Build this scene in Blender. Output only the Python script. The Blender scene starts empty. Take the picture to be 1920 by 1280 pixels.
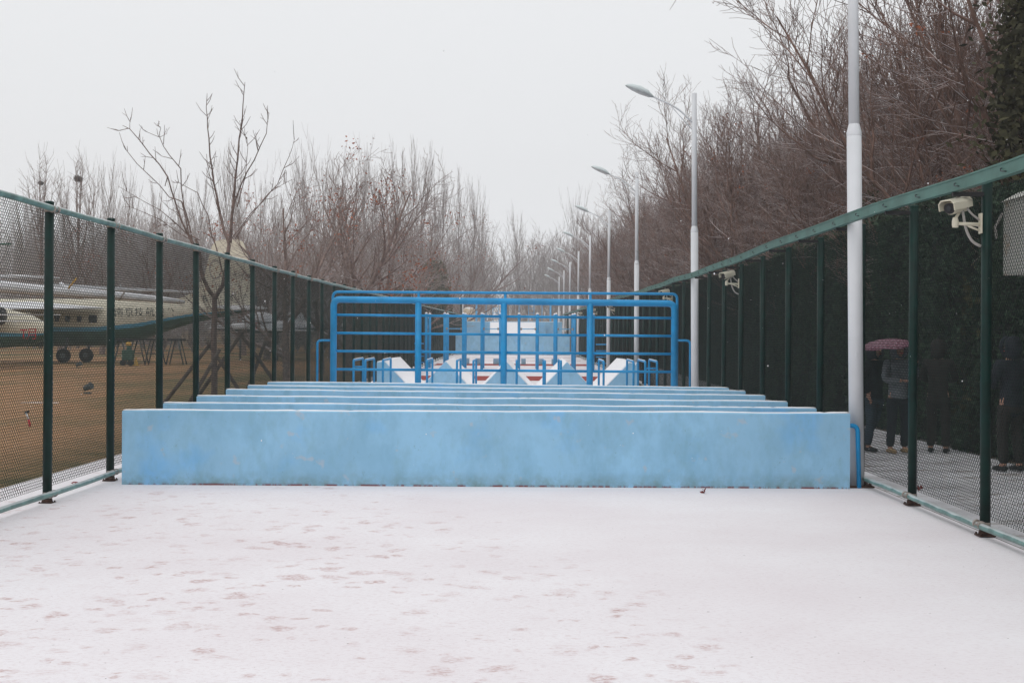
import bpy, math, random
import numpy as np
from mathutils import Vector, Matrix

# ------------------------------------------------------------------ camera, world, sun, exposure
scn = bpy.context.scene
COL = scn.collection
F = 2400.0; VX, VY = 975.0, 633.0; CAMZ = 1.65; ROLL = math.radians(0.3)
cam_d = bpy.data.cameras.new('camera'); cam = bpy.data.objects.new('camera', cam_d); COL.objects.link(cam)
scn.camera = cam
cam_d.sensor_width = 36; cam_d.lens = 36 * F / 1920; cam_d.clip_end = 2000; cam_d.clip_start = .05
fw = Vector((-(VX - 960) / F, 1, -(640 - VY) / F)).normalized()
rt = fw.cross(Vector((0, 0, 1))).normalized(); up = rt.cross(fw)
# picture turned a touch clockwise
r2 = rt * math.cos(ROLL) + up * math.sin(ROLL); u2 = up * math.cos(ROLL) - rt * math.sin(ROLL)
M = Matrix((r2, u2, -fw)).transposed().to_4x4(); M.translation = Vector((0, 0, CAMZ))
cam.matrix_world = M

w = bpy.data.worlds.new('World'); scn.world = w; w.use_nodes = True
nt = w.node_tree; nt.nodes.clear()
wo = nt.nodes.new('ShaderNodeOutputWorld'); bg = nt.nodes.new('ShaderNodeBackground')
sky = nt.nodes.new('ShaderNodeTexSky'); sky.sky_type = 'NISHITA'; sky.sun_disc = False
SUN_EL, SUN_AZ = math.radians(52), math.radians(200)
sky.sun_elevation = SUN_EL; sky.sun_rotation = SUN_AZ; sky.air_density = 2; sky.dust_density = 6
tc = nt.nodes.new('ShaderNodeTexCoord'); sx = nt.nodes.new('ShaderNodeSeparateXYZ')
ramp = nt.nodes.new('ShaderNodeValToRGB')
ramp.color_ramp.elements[0].position = 0.0; ramp.color_ramp.elements[0].color = (.762, .778, .800, 1)
ramp.color_ramp.elements[1].position = 1.0; ramp.color_ramp.elements[1].color = (1.0, 1.0, 1.0, 1)
e = ramp.color_ramp.elements.new(.3); e.color = (.800, .812, .830, 1)
sc = nt.nodes.new('ShaderNodeVectorMath'); sc.operation = 'SCALE'; sc.inputs['Scale'].default_value = 10.9
mx = nt.nodes.new('ShaderNodeMix'); mx.data_type = 'RGBA'; mx.inputs[0].default_value = .985
nt.links.new(tc.outputs['Generated'], sx.inputs[0]); nt.links.new(sx.outputs[2], ramp.inputs[0])
nt.links.new(ramp.outputs[0], sc.inputs[0])
nt.links.new(sky.outputs[0], mx.inputs[6]); nt.links.new(sc.outputs[0], mx.inputs[7])
nt.links.new(mx.outputs[2], bg.inputs[0]); bg.inputs[1].default_value = .1
nt.links.new(bg.outputs[0], wo.inputs[0])

sl = bpy.data.lights.new('sun', 'SUN'); so = bpy.data.objects.new('sun', sl); COL.objects.link(so)
sl.energy = .55; sl.angle = math.radians(40); sl.color = (1, .975, .95)
so.rotation_euler = (math.radians(38), 0, math.radians(-20))   # soft overcast key from behind the camera, high up
scn.view_settings.view_transform = 'Standard'; scn.view_settings.look = 'None'
scn.view_settings.gamma = 1; scn.view_settings.exposure = 0.0
try:
    scn.cycles.volume_bounces = 1; scn.cycles.max_bounces = 6; scn.cycles.diffuse_bounces = 3
except Exception: pass

# ------------------------------------------------------------------ helpers
R = random.Random(7)
def gz(y):
    t = y - 22.0
    if t <= 0: return 0.0
    if t < 8: return .007 * t * t / 16.0
    return .007 * (t - 4)
def W(px, py, D):
    a, b = px - VX, py - VY
    a, b = a + b * ROLL, b - a * ROLL
    return Vector((a * D / F, D, CAMZ - b * D / F))
def X(px, D): return (px - VX) * D / F

def mat(name, col, rough=.6, var=.0, scale=8, col2=None, metal=0, bump=0, bscale=60, snow=0, snowth=.55, spec=.3, detail=5):
    m = bpy.data.materials.new(name); m.use_nodes = True; n = m.node_tree.nodes; l = m.node_tree.links
    b = n['Principled BSDF']; b.inputs['Roughness'].default_value = rough; b.inputs['Metallic'].default_value = metal
    b.inputs['Specular IOR Level'].default_value = spec
    c = (*col, 1); t = n.new('ShaderNodeTexCoord')
    ns = n.new('ShaderNodeTexNoise'); ns.inputs['Scale'].default_value = scale; ns.inputs['Detail'].default_value = detail
    l.new(t.outputs['Object'], ns.inputs['Vector'])
    rp = n.new('ShaderNodeValToRGB'); rp.color_ramp.elements[0].position = .35; rp.color_ramp.elements[1].position = .65
    k2 = col2 if col2 else tuple(max(0, x * (1 - var)) for x in col)
    k1 = col if col2 else tuple(min(1, x * (1 + var)) for x in col)
    rp.color_ramp.elements[0].color = (*k2, 1); rp.color_ramp.elements[1].color = (*k1, 1)
    l.new(ns.outputs[0], rp.inputs[0]); out = rp.outputs[0]
    if snow:
        g = n.new('ShaderNodeNewGeometry'); s = n.new('ShaderNodeSeparateXYZ'); l.new(g.outputs['Normal'], s.inputs[0])
        n2 = n.new('ShaderNodeTexNoise'); n2.inputs['Scale'].default_value = 3.5; l.new(t.outputs['Object'], n2.inputs['Vector'])
        ad = n.new('ShaderNodeMath'); ad.operation = 'ADD'; l.new(s.outputs[2], ad.inputs[0]); l.new(n2.outputs[0], ad.inputs[1])
        mr = n.new('ShaderNodeMapRange'); mr.inputs[1].default_value = snowth + .5; mr.inputs[2].default_value = snowth + .75
        mr.inputs[4].default_value = snow; l.new(ad.outputs[0], mr.inputs[0])
        mm = n.new('ShaderNodeMix'); mm.data_type = 'RGBA'; l.new(mr.outputs[0], mm.inputs[0]); l.new(out, mm.inputs[6])
        mm.inputs[7].default_value = (.72, .72, .75, 1); out = mm.outputs[2]
    l.new(out, b.inputs['Base Color'])
    if bump:
        nb = n.new('ShaderNodeTexNoise'); nb.inputs['Scale'].default_value = bscale; nb.inputs['Detail'].default_value = 4
        l.new(t.outputs['Object'], nb.inputs['Vector'])
        bp = n.new('ShaderNodeBump'); bp.inputs['Strength'].default_value = bump; bp.inputs['Distance'].default_value = .01
        l.new(nb.outputs[0], bp.inputs['Height']); l.new(bp.outputs[0], b.inputs['Normal'])
    return m

MT = {}
MT['pipe'] = mat('blue pipe paint', (.0, .275, .60), .45, .12, 3, spec=.4, bump=.15, bscale=25)
MT['pipe_far'] = mat('pale blue pipe paint', (.12, .40, .68), .5, .08, 3)  # paler blue for the farthest pipes and the thin bars
MT['post'] = mat('dark green post paint', (.0, .021, .0165), .45, .3, 6, spec=.20)
MT['rail'] = mat('pale green rail paint', (.135, .245, .225), .4, .30, 7, snow=.55, snowth=.46)
MT['beam'] = mat('grey green channel paint', (.075, .175, .150), .5, .18, 3, snow=.9, snowth=.6, bump=.2, bscale=10)
MT['wire'] = mat('dark pvc wire', (.004, .018, .015), .6, .3, 10, spec=.2)
MT['rust'] = mat('rusted base', (.055, .026, .018), .8, .45, 25)
MT['clamp'] = mat('galvanised clamp', (.34, .30, .27), .5, .35, 30, metal=.4)
MT['white'] = mat('lamp pole white paint', (.70, .72, .75), .5, .05, 2, bump=.1, bscale=8)
MT['lamp'] = mat('lamp shell', (.60, .67, .68), .4, .05, 4)
MT['glass'] = mat('lamp diffuser', (.50, .54, .55), .25, .1, 8)
MT['snow'] = mat('snow', (.86, .86, .89), .85, .02, 6, bump=.5, bscale=45)
MT['cream'] = mat('cream paint', (.60, .56, .45), .55, .08, 3)
MT['camcream'] = mat('camera housing cream', (.66, .62, .50), .45, .05, 5)
MT['dark'] = mat('dark rubber', (.016, .016, .018), .5, .2, 8)
MT['blue'] = mat('airline blue', (.07, .30, .46), .5, .1, 3)
MT['green'] = mat('aircraft green', (.035, .105, .075), .5, .15, 2)
MT['planewhite'] = mat('aircraft grey white', (.55, .57, .60), .5, .08, 2, snow=.8, snowth=.45)
MT['under'] = mat('aircraft dark grey', (.07, .085, .09), .5, .15, 3)
MT['red'] = mat('red paint', (.52, .035, .05), .5, .1, 6)
MT['ink'] = mat('black lettering', (.03, .035, .04), .5, .1, 6)
MT['yellow'] = mat('yellow paint', (.55, .33, .06), .6, .1, 6)
MT['bark_r'] = mat('brown bark', (.185, .115, .092), .9, .40, 3, snow=.5, snowth=.55, spec=.1)
MT['bark_l'] = mat('grey brown bark', (.215, .158, .140), .85, .3, 10, snow=.35, snowth=.6)
MT['bark_f'] = mat('far bark paled for haze', (.330, .290, .280), .9, .25, 5, snow=.5, snowth=.5)  # haze over the distant trees put into the bark colour
MT['bark_h'] = mat('young tree bark', (.165, .118, .103), .85, .3, 12)
MT['leaf'] = mat('dry orange leaves', (.30, .095, .045), .8, .45, 12)
MT['leafdark'] = mat('withered leaves', (.16, .075, .05), .8, .45, 12)
MT['ever'] = mat('evergreen foliage', (.030, .052, .030), .8, .5, 5)
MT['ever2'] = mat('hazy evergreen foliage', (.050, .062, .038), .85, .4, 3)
MT['cyp'] = mat('cypress foliage', (.048, .046, .020), .85, .5, 4)
MT['hedge_core'] = mat('dark hedge core', (.010, .013, .009), .95, .3, 6)
MT['stake'] = mat('wooden stake', (.13, .10, .085), .85, .3, 8)
MT['nest'] = mat('twig nest', (.05, .04, .035), .95, .3, 9)
MT['box'] = mat('galvanised box', (.42, .42, .39), .5, .12, 5, col2=(.30, .20, .11), metal=.1)
MT['box'].node_tree.nodes['Color Ramp'].color_ramp.elements[0].position = .30
MT['box'].node_tree.nodes['Color Ramp'].color_ramp.elements[1].position = .42
MT['stone'] = mat('cream stone', (.62, .54, .42), .8, .12, 2, snow=.8, snowth=.5)
MT['skin'] = mat('skin', (.45, .25, .18), .6, .05, 8)
MT['coatgrey'] = mat('grey coat', (.16, .172, .19), .85, .15, 10)
MT['coatdark'] = mat('dark navy coat', (.018, .022, .030), .85, .2, 10)
MT['trouser'] = mat('dark trousers', (.014, .016, .024), .85, .2, 10)
MT['jeans'] = mat('slate jeans', (.035, .055, .075), .85, .2, 10)
MT['tan'] = mat('tan shoes', (.32, .22, .12), .7, .2, 10)
MT['hair'] = mat('black hair', (.012, .010, .010), .6, .2, 20)
MT['shadewear'] = mat('shade-darkened brown wear', (.026, .022, .020), .85, .2, 10)  # brown darkened to stand in for the shade around two figures
MT['conduit'] = mat('grey conduit', (.38, .36, .34), .6, .1, 10)
MT['rustred'] = mat('rust red plate', (.22, .035, .03), .8, .3, 20)
MT['haytwig'] = mat('litter', (.12, .07, .04), .9, .3, 20)

def wall_mat():
    m = bpy.data.materials.new('weathered pale blue paint'); m.use_nodes = True; n = m.node_tree.nodes; l = m.node_tree.links
    b = n['Principled BSDF']; b.inputs['Roughness'].default_value = .65; b.inputs['Specular IOR Level'].default_value = .25
    t = n.new('ShaderNodeTexCoord'); oi = n.new('ShaderNodeObjectInfo')
    of = n.new('ShaderNodeVectorMath'); of.operation = 'ADD'; sc_ = n.new('ShaderNodeVectorMath'); sc_.operation = 'SCALE'
    l.new(oi.outputs['Random'], sc_.inputs[0]); sc_.inputs['Scale'].default_value = 40
    l.new(t.outputs['Object'], of.inputs[0]); l.new(sc_.outputs[0], of.inputs[1])
    def noise(scale, det=5, rough=.55, vec=None, st=None):
        q = n.new('ShaderNodeTexNoise'); q.inputs['Scale'].default_value = scale; q.inputs['Detail'].default_value = det
        q.inputs['Roughness'].default_value = rough; v = vec or of.outputs[0]
        if st:
            mp = n.new('ShaderNodeMapping'); mp.inputs['Scale'].default_value = st; l.new(v, mp.inputs[0]); v = mp.outputs[0]
        l.new(v, q.inputs['Vector']); return q.outputs[0]
    def rmp(src, a, b_, lo=0., hi=1.):
        q = n.new('ShaderNodeMapRange'); q.inputs[1].default_value = a; q.inputs[2].default_value = b_
        q.inputs[3].default_value = lo; q.inputs[4].default_value = hi; l.new(src, q.inputs[0]); return q.outputs[0]
    def mix(f, a, c):
        q = n.new('ShaderNodeMix'); q.data_type = 'RGBA'; l.new(f, q.inputs[0])
        for k, v in ((6, a), (7, c)):
            if isinstance(v, tuple): q.inputs[k].default_value = (*v, 1)
            else: l.new(v, q.inputs[k])
        return q.outputs[2]
    def mul(a, b_):
        q = n.new('ShaderNodeMath'); q.operation = 'MULTIPLY'; l.new(a, q.inputs[0])
        if isinstance(b_, float): q.inputs[1].default_value = b_
        else: l.new(b_, q.inputs[1])
        return q.outputs[0]
    c = mix(rmp(noise(.9, 4), .35, .68), (.275, .500, .690), (.312, .580, .810))
    c = mix(mul(rmp(noise(2.6, 6, .6, st=(1, 1, .8)), .45, .62), .75), c, (.235, .455, .635))
    c = mix(mul(rmp(noise(1.3, 3), .56, .70), .6), c, (.17, .47, .84))          # fresher blue touch-ups
    c = mix(mul(rmp(noise(5.0, 8, .7, st=(1, 1, .5)), .50, .70), .45), c, (.21, .39, .48))
    c = mix(mul(rmp(noise(3.3, 6, .65, st=(1.3, 1, .5)), .52, .70), .38), c, (.17, .37, .52))  # run marks
    c = mix(mul(rmp(noise(7, 2, .5), .68, .76), .5), c, (.48, .50, .55))           # pale scuffs
    c = mix(mul(rmp(noise(18, 8, .85, st=(1,1,.6)), .60, .66), .6), c, (.14, .25, .29))        # small nicks
    s = n.new('ShaderNodeSeparateXYZ'); l.new(t.outputs['Object'], s.inputs[0])
    low = rmp(s.outputs[2], .0, .17, 1, 0)
    nlow = n.new('ShaderNodeMath'); nlow.operation = 'MULTIPLY'; l.new(low, nlow.inputs[0]); l.new(rmp(noise(4.5, 8, .75), .38, .66), nlow.inputs[1])
    c = mix(mul(nlow.outputs[0], .85), c, (.145, .21, .17))                         # mossy foot
    foot = rmp(s.outputs[2], .006, .030, 1, 0)
    nf = n.new('ShaderNodeMath'); nf.operation = 'MULTIPLY'; l.new(foot, nf.inputs[0]); l.new(rmp(noise(7, 8, .8, st=(1, 1, .2)), .46, .54), nf.inputs[1])
    c = mix(nf.outputs[0], c, (.17, .03, .025))
    l.new(c, b.inputs['Base Color'])
    bp = n.new('ShaderNodeBump'); bp.inputs['Strength'].default_value = .25; bp.inputs['Distance'].default_value = .006
    l.new(noise(18, 6), bp.inputs['Height']); l.new(bp.outputs[0], b.inputs['Normal'])
    return m
MT['wall'] = wall_mat()

class MB:
    def __init__(s): s.v = []; s.f = []; s.m = []; s.sm = []
    def add(s, vs, fs, mi=0, sm=False):
        o = len(s.v); s.v += [tuple(v) for v in vs]; s.f += [tuple(i + o for i in f) for f in fs]
        s.m += [mi] * len(fs); s.sm += [sm] * len(fs); return s
    def box(s, a, b, mi=0, bev=0.0):
        (x0, y0, z0), (x1, y1, z1) = a, b
        if bev <= 0:
            return s.add([(x0,y0,z0),(x1,y0,z0),(x1,y1,z0),(x0,y1,z0),(x0,y0,z1),(x1,y0,z1),(x1,y1,z1),(x0,y1,z1)],
                  [(0,3,2,1),(4,5,6,7),(0,1,5,4),(1,2,6,5),(2,3,7,6),(3,0,4,7)], mi)
        c = bev; P = []
        for z, k in ((z0, c), (z0 + c, 0), (z1 - c, 0), (z1, c)):
            P.append([(x0+k+c*(k==0),y0+k,z),(x1-k-c*(k==0),y0+k,z),(x1-k,y0+k+c*(k==0),z),(x1-k,y1-k-c*(k==0),z),
                      (x1-k-c*(k==0),y1-k,z),(x0+k+c*(k==0),y1-k,z),(x0+k,y1-k-c*(k==0),z),(x0+k,y0+k+c*(k==0),z)])
        vs = [v for q in P for v in q]; fs = [tuple(range(7, -1, -1)), tuple(range(24, 32))]
        for r in range(3):
            for i in range(8):
                j = (i + 1) % 8; fs.append((r*8+i, r*8+j, r*8+8+j, r*8+8+i))
        return s.add(vs, fs, mi)
    def tube(s, pts, r, n=8, mi=0, caps=True, sm=True):
        pts = [Vector(p) for p in pts]; rs = r if isinstance(r, (list, tuple)) else [r] * len(pts)
        vs = []; fs = []; prev = None
        for i, p in enumerate(pts):
            d = (pts[min(i+1, len(pts)-1)] - pts[max(i-1, 0)]).normalized()
            if prev is None: a = d.orthogonal().normalized()
            else: a = (prev - d * prev.dot(d)).normalized()
            prev = a; b = d.cross(a)
            for k in range(n):
                t = 2 * math.pi * k / n; vs.append(p + (a * math.cos(t) + b * math.sin(t)) * rs[i])
        for i in range(len(pts) - 1):
            for k in range(n):
                j = (k + 1) % n; fs.append((i*n+k, i*n+j, (i+1)*n+j, (i+1)*n+k))
        s.add(vs, fs, mi, sm)
        if caps:
            o = len(s.v) - len(vs); s.f += [tuple(o + k for k in range(n-1, -1, -1)), tuple(o + (len(pts)-1)*n + k for k in range(n))]
            s.m += [mi] * 2; s.sm += [False] * 2
        return s
    def lathe(s, prof, c=(0,0,0), n=16, mi=0):
        vs = []; fs = []
        for r_, z in prof:
            for k in range(n):
                t = 2*math.pi*k/n; vs.append((c[0]+r_*math.cos(t), c[1]+r_*math.sin(t), c[2]+z))
        for i in range(len(prof)-1):
            for k in range(n):
                j = (k+1) % n; fs.append((i*n+k, i*n+j, (i+1)*n+j, (i+1)*n+k))
        s.add(vs, fs, mi, True)
        s.add([vs[k] for k in range(n)], [tuple(range(n-1,-1,-1))], mi); s.add([vs[-n+k] for k in range(n)], [tuple(range(n))], mi)
        return s
    def prism(s, poly, y0, y1, mi=0):       # poly in (x,z), extruded along y
        n = len(poly); vs = [(x, y0, z) for x, z in poly] + [(x, y1, z) for x, z in poly]
        ar = sum(poly[i][0]*poly[(i+1)%n][1]-poly[(i+1)%n][0]*poly[i][1] for i in range(n))
        fs = [tuple(range(n)), tuple(range(2*n-1, n-1, -1))] + [((i+1)%n, i, i+n, (i+1)%n+n) for i in range(n)]
        if ar < 0: fs = [tuple(reversed(f)) for f in fs]
        return s.add(vs, fs, mi)
    def build(s, name, mats, parent=None):
        o0 = Vector(parent['_o']) if parent is not None and '_o' in parent else Vector((0,0,0))
        me = bpy.data.meshes.new(name); me.from_pydata([(v[0]-o0.x, v[1]-o0.y, v[2]-o0.z) for v in s.v], [], s.f)
        for q in (mats if isinstance(mats, (list, tuple)) else [mats]): me.materials.append(MT[q])
        me.polygons.foreach_set('material_index', s.m); me.polygons.foreach_set('use_smooth', s.sm); me.update()
        ob = bpy.data.objects.new(name, me); COL.objects.link(ob)
        if parent is not None: ob.parent = parent; ob['_o'] = tuple(o0)
        else: ob['_o'] = (0., 0., 0.)
        return ob
def rnd_path(pts, r, n=5):                 # polyline with rounded corners
    pts = [Vector(p) for p in pts]; out = [pts[0]]
    for i in range(1, len(pts)-1):
        a, b, c = pts[i-1], pts[i], pts[i+1]; u = (a-b).normalized(); v = (c-b).normalized()
        p0, p1 = b + u*r, b + v*r
        for k in range(n+1):
            t = k/n; out.append(p0*(1-t)**2 + b*2*t*(1-t) + p1*t*t)
    out.append(pts[-1]); return out
def tag(o, label=None, cat=None, group=None, kind=None):
    if label: o['label'] = label
    if cat: o['category'] = cat
    if group: o['group'] = group
    if kind: o['kind'] = kind
    return o
def thing(name, loc, label, cat, group=None):
    o = bpy.data.objects.new(name, None); COL.objects.link(o); o.location = loc; o['_o'] = tuple(loc); o.empty_display_size = .1
    return tag(o, label, cat, group)
def copy_tree(o, parent=None):
    c = o.copy(); COL.objects.link(c)
    if parent is not None: c.parent = parent
    for ch in list(o.children): copy_tree(ch, c)
    return c
def raw(name, V, Fc, matname, parent=None, smooth=False, n=4):      # numpy verts, faces of n corners
    me = bpy.data.meshes.new(name); V = np.asarray(V, dtype=np.float32); Fc = np.asarray(Fc, dtype=np.int32)
    me.vertices.add(len(V)); me.vertices.foreach_set('co', V.ravel())
    me.loops.add(Fc.size); me.loops.foreach_set('vertex_index', Fc.ravel())
    me.polygons.add(len(Fc)); me.polygons.foreach_set('loop_start', np.arange(0, Fc.size, n, dtype=np.int32))
    me.polygons.foreach_set('loop_total', np.full(len(Fc), n, dtype=np.int32))
    if smooth: me.polygons.foreach_set('use_smooth', np.ones(len(Fc), dtype=bool))
    me.materials.append(MT[matname]); me.update(calc_edges=True)
    ob = bpy.data.objects.new(name, me); COL.objects.link(ob)
    if parent is not None: ob.parent = parent
    return ob
def seg_mesh(segs, sides=3):
    """segs: N x 8 (p0, p1, r0, r1) -> verts, quads"""
    S = np.asarray(segs, dtype=np.float64); p0, p1, r0, r1 = S[:, :3], S[:, 3:6], S[:, 6:7], S[:, 7:8]
    d = p1 - p0; d /= np.maximum(np.linalg.norm(d, axis=1, keepdims=True), 1e-9)
    h = np.where(np.abs(d[:, 2:3]) > .9, np.array([[1., 0, 0]]), np.array([[0, 0, 1.]]))
    a = np.cross(d, h); a /= np.linalg.norm(a, axis=1, keepdims=True); b = np.cross(d, a)
    vs = []
    for p, r in ((p0, r0), (p1, r1)):
        for k in range(sides):
            t = 2*math.pi*k/sides + .5; vs.append(p + (a*math.cos(t) + b*math.sin(t))*r)
    V = np.stack(vs, axis=1).reshape(-1, 3); N = len(S); base = np.arange(N)[:, None]*2*sides; fs = []
    for k in range(sides):
        j = (k+1) % sides; fs.append(np.concatenate([base+k, base+sides+k, base+sides+j, base+j], axis=1))
    return V, np.concatenate(fs, axis=0)

# ------------------------------------------------------------------ ground
def strip(name, xs, ys, mats, dz, matfn=None, kind='structure'):
    V = [(x, y, (gz(y) if y > 0 else 0) + dz) for y in ys for x in xs]; nx = len(xs)
    Fq = [(j*nx+i, j*nx+i+1, (j+1)*nx+i+1, (j+1)*nx+i) for j in range(len(ys)-1) for i in range(nx-1)]
    o = raw(name, V, Fq, mats); tag(o, kind=kind); return o
def nodes_of(name):
    m = bpy.data.materials.new(name); m.use_nodes = True; MT[name] = m; n = m.node_tree.nodes; l = m.node_tree.links
    b = n['Principled BSDF']; b.inputs['Roughness'].default_value = .9; b.inputs['Specular IOR Level'].default_value = .1
    t = n.new('ShaderNodeTexCoord')
    class N: pass
    q = N(); q.m, q.n, q.l, q.b, q.t = m, n, l, b, t
    def noise(scale, det=4, rough=.5, st=None, rot=0, off=None):
        k = n.new('ShaderNodeTexNoise'); k.inputs['Scale'].default_value = scale; k.inputs['Detail'].default_value = det; k.inputs['Roughness'].default_value = rough
        v = t.outputs['Object']
        mp = n.new('ShaderNodeMapping'); mp.inputs['Scale'].default_value = st or (1, 1, 1); mp.inputs['Rotation'].default_value = (0, 0, rot)
        mp.inputs['Location'].default_value = off or (0, 0, 0); l.new(v, mp.inputs[0]); l.new(mp.outputs[0], k.inputs['Vector']); return k.outputs[0]
    def rmp(src, a, b_, lo=0., hi=1., smooth=True):
        k = n.new('ShaderNodeMapRange'); k.inputs[1].default_value = a; k.inputs[2].default_value = b_; k.inputs[3].default_value = lo; k.inputs[4].default_value = hi
        l.new(src, k.inputs[0]); return k.outputs[0]
    def mix(f, a, c):
        k = n.new('ShaderNodeMix'); k.data_type = 'RGBA'
        if isinstance(f, float): k.inputs[0].default_value = f
        else: l.new(f, k.inputs[0])
        for i, v in ((6, a), (7, c)):
            if isinstance(v, tuple): k.inputs[i].default_value = (*v, 1)
            else: l.new(v, k.inputs[i])
        return k.outputs[2]
    def op(o, a, c=None):
        k = n.new('ShaderNodeMath'); k.operation = o
        for i, v in ((0, a), (1, c)):
            if v is None: continue
            if isinstance(v, (float, int)): k.inputs[i].default_value = v
            else: l.new(v, k.inputs[i])
        return k.outputs[0]
    q.noise, q.rmp, q.mix, q.op = noise, rmp, mix, op
    return q
q = nodes_of('snowy_track')
sep = q.n.new('ShaderNodeSeparateXYZ'); q.l.new(q.t.outputs['Object'], sep.inputs[0])
# scuffed part of the lane: left of a slanting line, strongest a few metres ahead
line = q.op('ADD', sep.outputs[0], q.op('MULTIPLY', sep.outputs[1], .36))
side = q.rmp(line, 2.6, 4.6, 1, .0)
fade = q.rmp(sep.outputs[1], 10.5, 16.0, 1, .30)
def voro(scale, seed, st, rot):
    mp = q.n.new('ShaderNodeMapping'); mp.inputs['Scale'].default_value = st; mp.inputs['Rotation'].default_value = (0, 0, rot); mp.inputs['Location'].default_value = (seed, seed*.7, 0)
    dn = q.n.new('ShaderNodeVectorMath'); dn.operation = 'ADD'; q.l.new(q.t.outputs['Object'], dn.inputs[0])
    wn = q.n.new('ShaderNodeTexNoise'); wn.inputs['Scale'].default_value = 5; q.l.new(q.t.outputs['Object'], wn.inputs['Vector'])
    ws = q.n.new('ShaderNodeVectorMath'); ws.operation = 'SCALE'; ws.inputs['Scale'].default_value = .25; q.l.new(wn.outputs[1], ws.inputs[0]); q.l.new(ws.outputs[0], dn.inputs[1])
    q.l.new(dn.outputs[0], mp.inputs[0])
    v = q.n.new('ShaderNodeTexVoronoi'); v.inputs['Scale'].default_value = scale; v.inputs['Randomness'].default_value = 1; q.l.new(mp.outputs[0], v.inputs['Vector'])
    s2 = q.n.new('ShaderNodeSeparateColor'); q.l.new(v.outputs['Color'], s2.inputs[0])
    blob = q.rmp(v.outputs['Distance'], .12, .42, 1, 0)
    pick = q.rmp(s2.outputs[0], .25, .85, 0, 1)
    return q.op('MULTIPLY', blob, pick)
sc1 = voro(4.6, 3.1, (.85, .80, 1), .5); sc2 = voro(7.5, 9.7, (.7, 1.0, 1), .25)
sc = q.op('MAXIMUM', sc1, q.op('MULTIPLY', sc2, .75))
sc = q.op('MULTIPLY', sc, q.op('MULTIPLY', side, fade))
sc = q.op('MULTIPLY', sc, q.rmp(q.noise(1.1, 3), .30, .55, .2, 1))
g1 = q.noise(34, 3, .6, st=(.42,1,1)); g2 = q.noise(75, 2, .5, st=(.5,1,1), off=(3,1,0))
g_ = q.op('ADD', q.op('MULTIPLY', g1, .55), q.op('MULTIPLY', g2, .45))
gm = q.rmp(g_, .47, .56)                                   # grains of bare rubber showing through
m1 = q.op('MULTIPLY', q.rmp(sc, .06, .42), q.op('ADD', q.op('MULTIPLY', gm, .8), .12))
base = q.mix(q.rmp(q.noise(.45, 5, .6), .35, .68), (.775, .735, .765), (.84, .825, .855))
pep = q.rmp(q.noise(55, 3, .7, st=(.5,1,1), off=(7,2,0)), .53, .66)
base = q.mix(q.op('MULTIPLY', pep, q.rmp(side, 0, 1, .19, .27)), base, (.45, .30, .31))
base = q.mix(q.op('MULTIPLY', q.rmp(q.noise(16, 4, .7), .5, .7), .16), base, (.62, .55, .58))
c = q.mix(q.op('MULTIPLY', m1, q.rmp(q.noise(.9, 3, .6, off=(2,9,0)), .38, .62, .40, .80)), base, (.42, .21, .19))
spk = q.rmp(q.noise(30, 2, .4, off=(5, 3, 0)), .765, .78)
c = q.mix(q.op('MULTIPLY', spk, .75), c, (.12, .08, .07))
q.l.new(c, q.b.inputs['Base Color'])
bp = q.n.new('ShaderNodeBump'); bp.inputs['Strength'].default_value = .35; bp.inputs['Distance'].default_value = .006
q.l.new(q.op('SUBTRACT', q.noise(60, 5, .6), q.op('MULTIPLY', m1, .8)), bp.inputs['Height']); q.l.new(bp.outputs[0], q.b.inputs['Normal'])

q = nodes_of('winter_grass')
a = q.mix(q.rmp(q.noise(.16, 5, .6, st=(1, .5, 1)), .46, .60), (.41, .235, .125), (.165, .15, .07))
a = q.mix(q.op('MULTIPLY', q.rmp(q.noise(2.6, 7, .7), .42, .68), .6), a, (.21, .12, .065))
a = q.mix(q.op('MULTIPLY', q.rmp(q.noise(14, 6, .75), .5, .72), .55), a, (.42, .30, .18))
sepg = q.n.new('ShaderNodeSeparateXYZ'); q.l.new(q.t.outputs['Object'], sepg.inputs[0])
edge = q.rmp(sepg.outputs[0], -7.6, -5.7, 0, 1)
a = q.mix(q.op('MULTIPLY', edge, q.rmp(q.noise(1.2, 5, .7), .35, .6, .3, .9)), a, (.075, .078, .032))
rs = q.rmp(sepg.outputs[0], 5, 7, 0, 1)
a = q.mix(rs, a, q.mix(q.rmp(q.noise(3, 6, .7), .5, .62), (.045, .035, .026), (.35, .34, .34)))
q.l.new(a, q.b.inputs['Base Color'])
bp = q.n.new('ShaderNodeBump'); bp.inputs['Strength'].default_value = .8; bp.inputs['Distance'].default_value = .04
q.l.new(q.noise(22, 6, .7), bp.inputs['Height']); q.l.new(bp.outputs[0], q.b.inputs['Normal'])

q = nodes_of('wet_path')
a = q.mix(q.rmp(q.noise(.8, 6, .65), .40, .60), (.48, .48, .50), (.66, .66, .69))
a = q.mix(q.op('MULTIPLY', q.rmp(q.noise(1.6, 7, .7, st=(.6, 1.6, 1)), .54, .66), .8), a, (.16, .125, .09))
a = q.mix(q.op('MULTIPLY', q.rmp(q.noise(30, 5, .8), .52, .66), .5), a, (.14, .13, .13))
q.l.new(a, q.b.inputs['Base Color'])

q = nodes_of('red_track')
a = q.mix(q.rmp(q.noise(6, 6, .7), .38, .62), (.27, .040, .032), (.36, .075, .062))
q.l.new(a, q.b.inputs['Base Color'])

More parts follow.
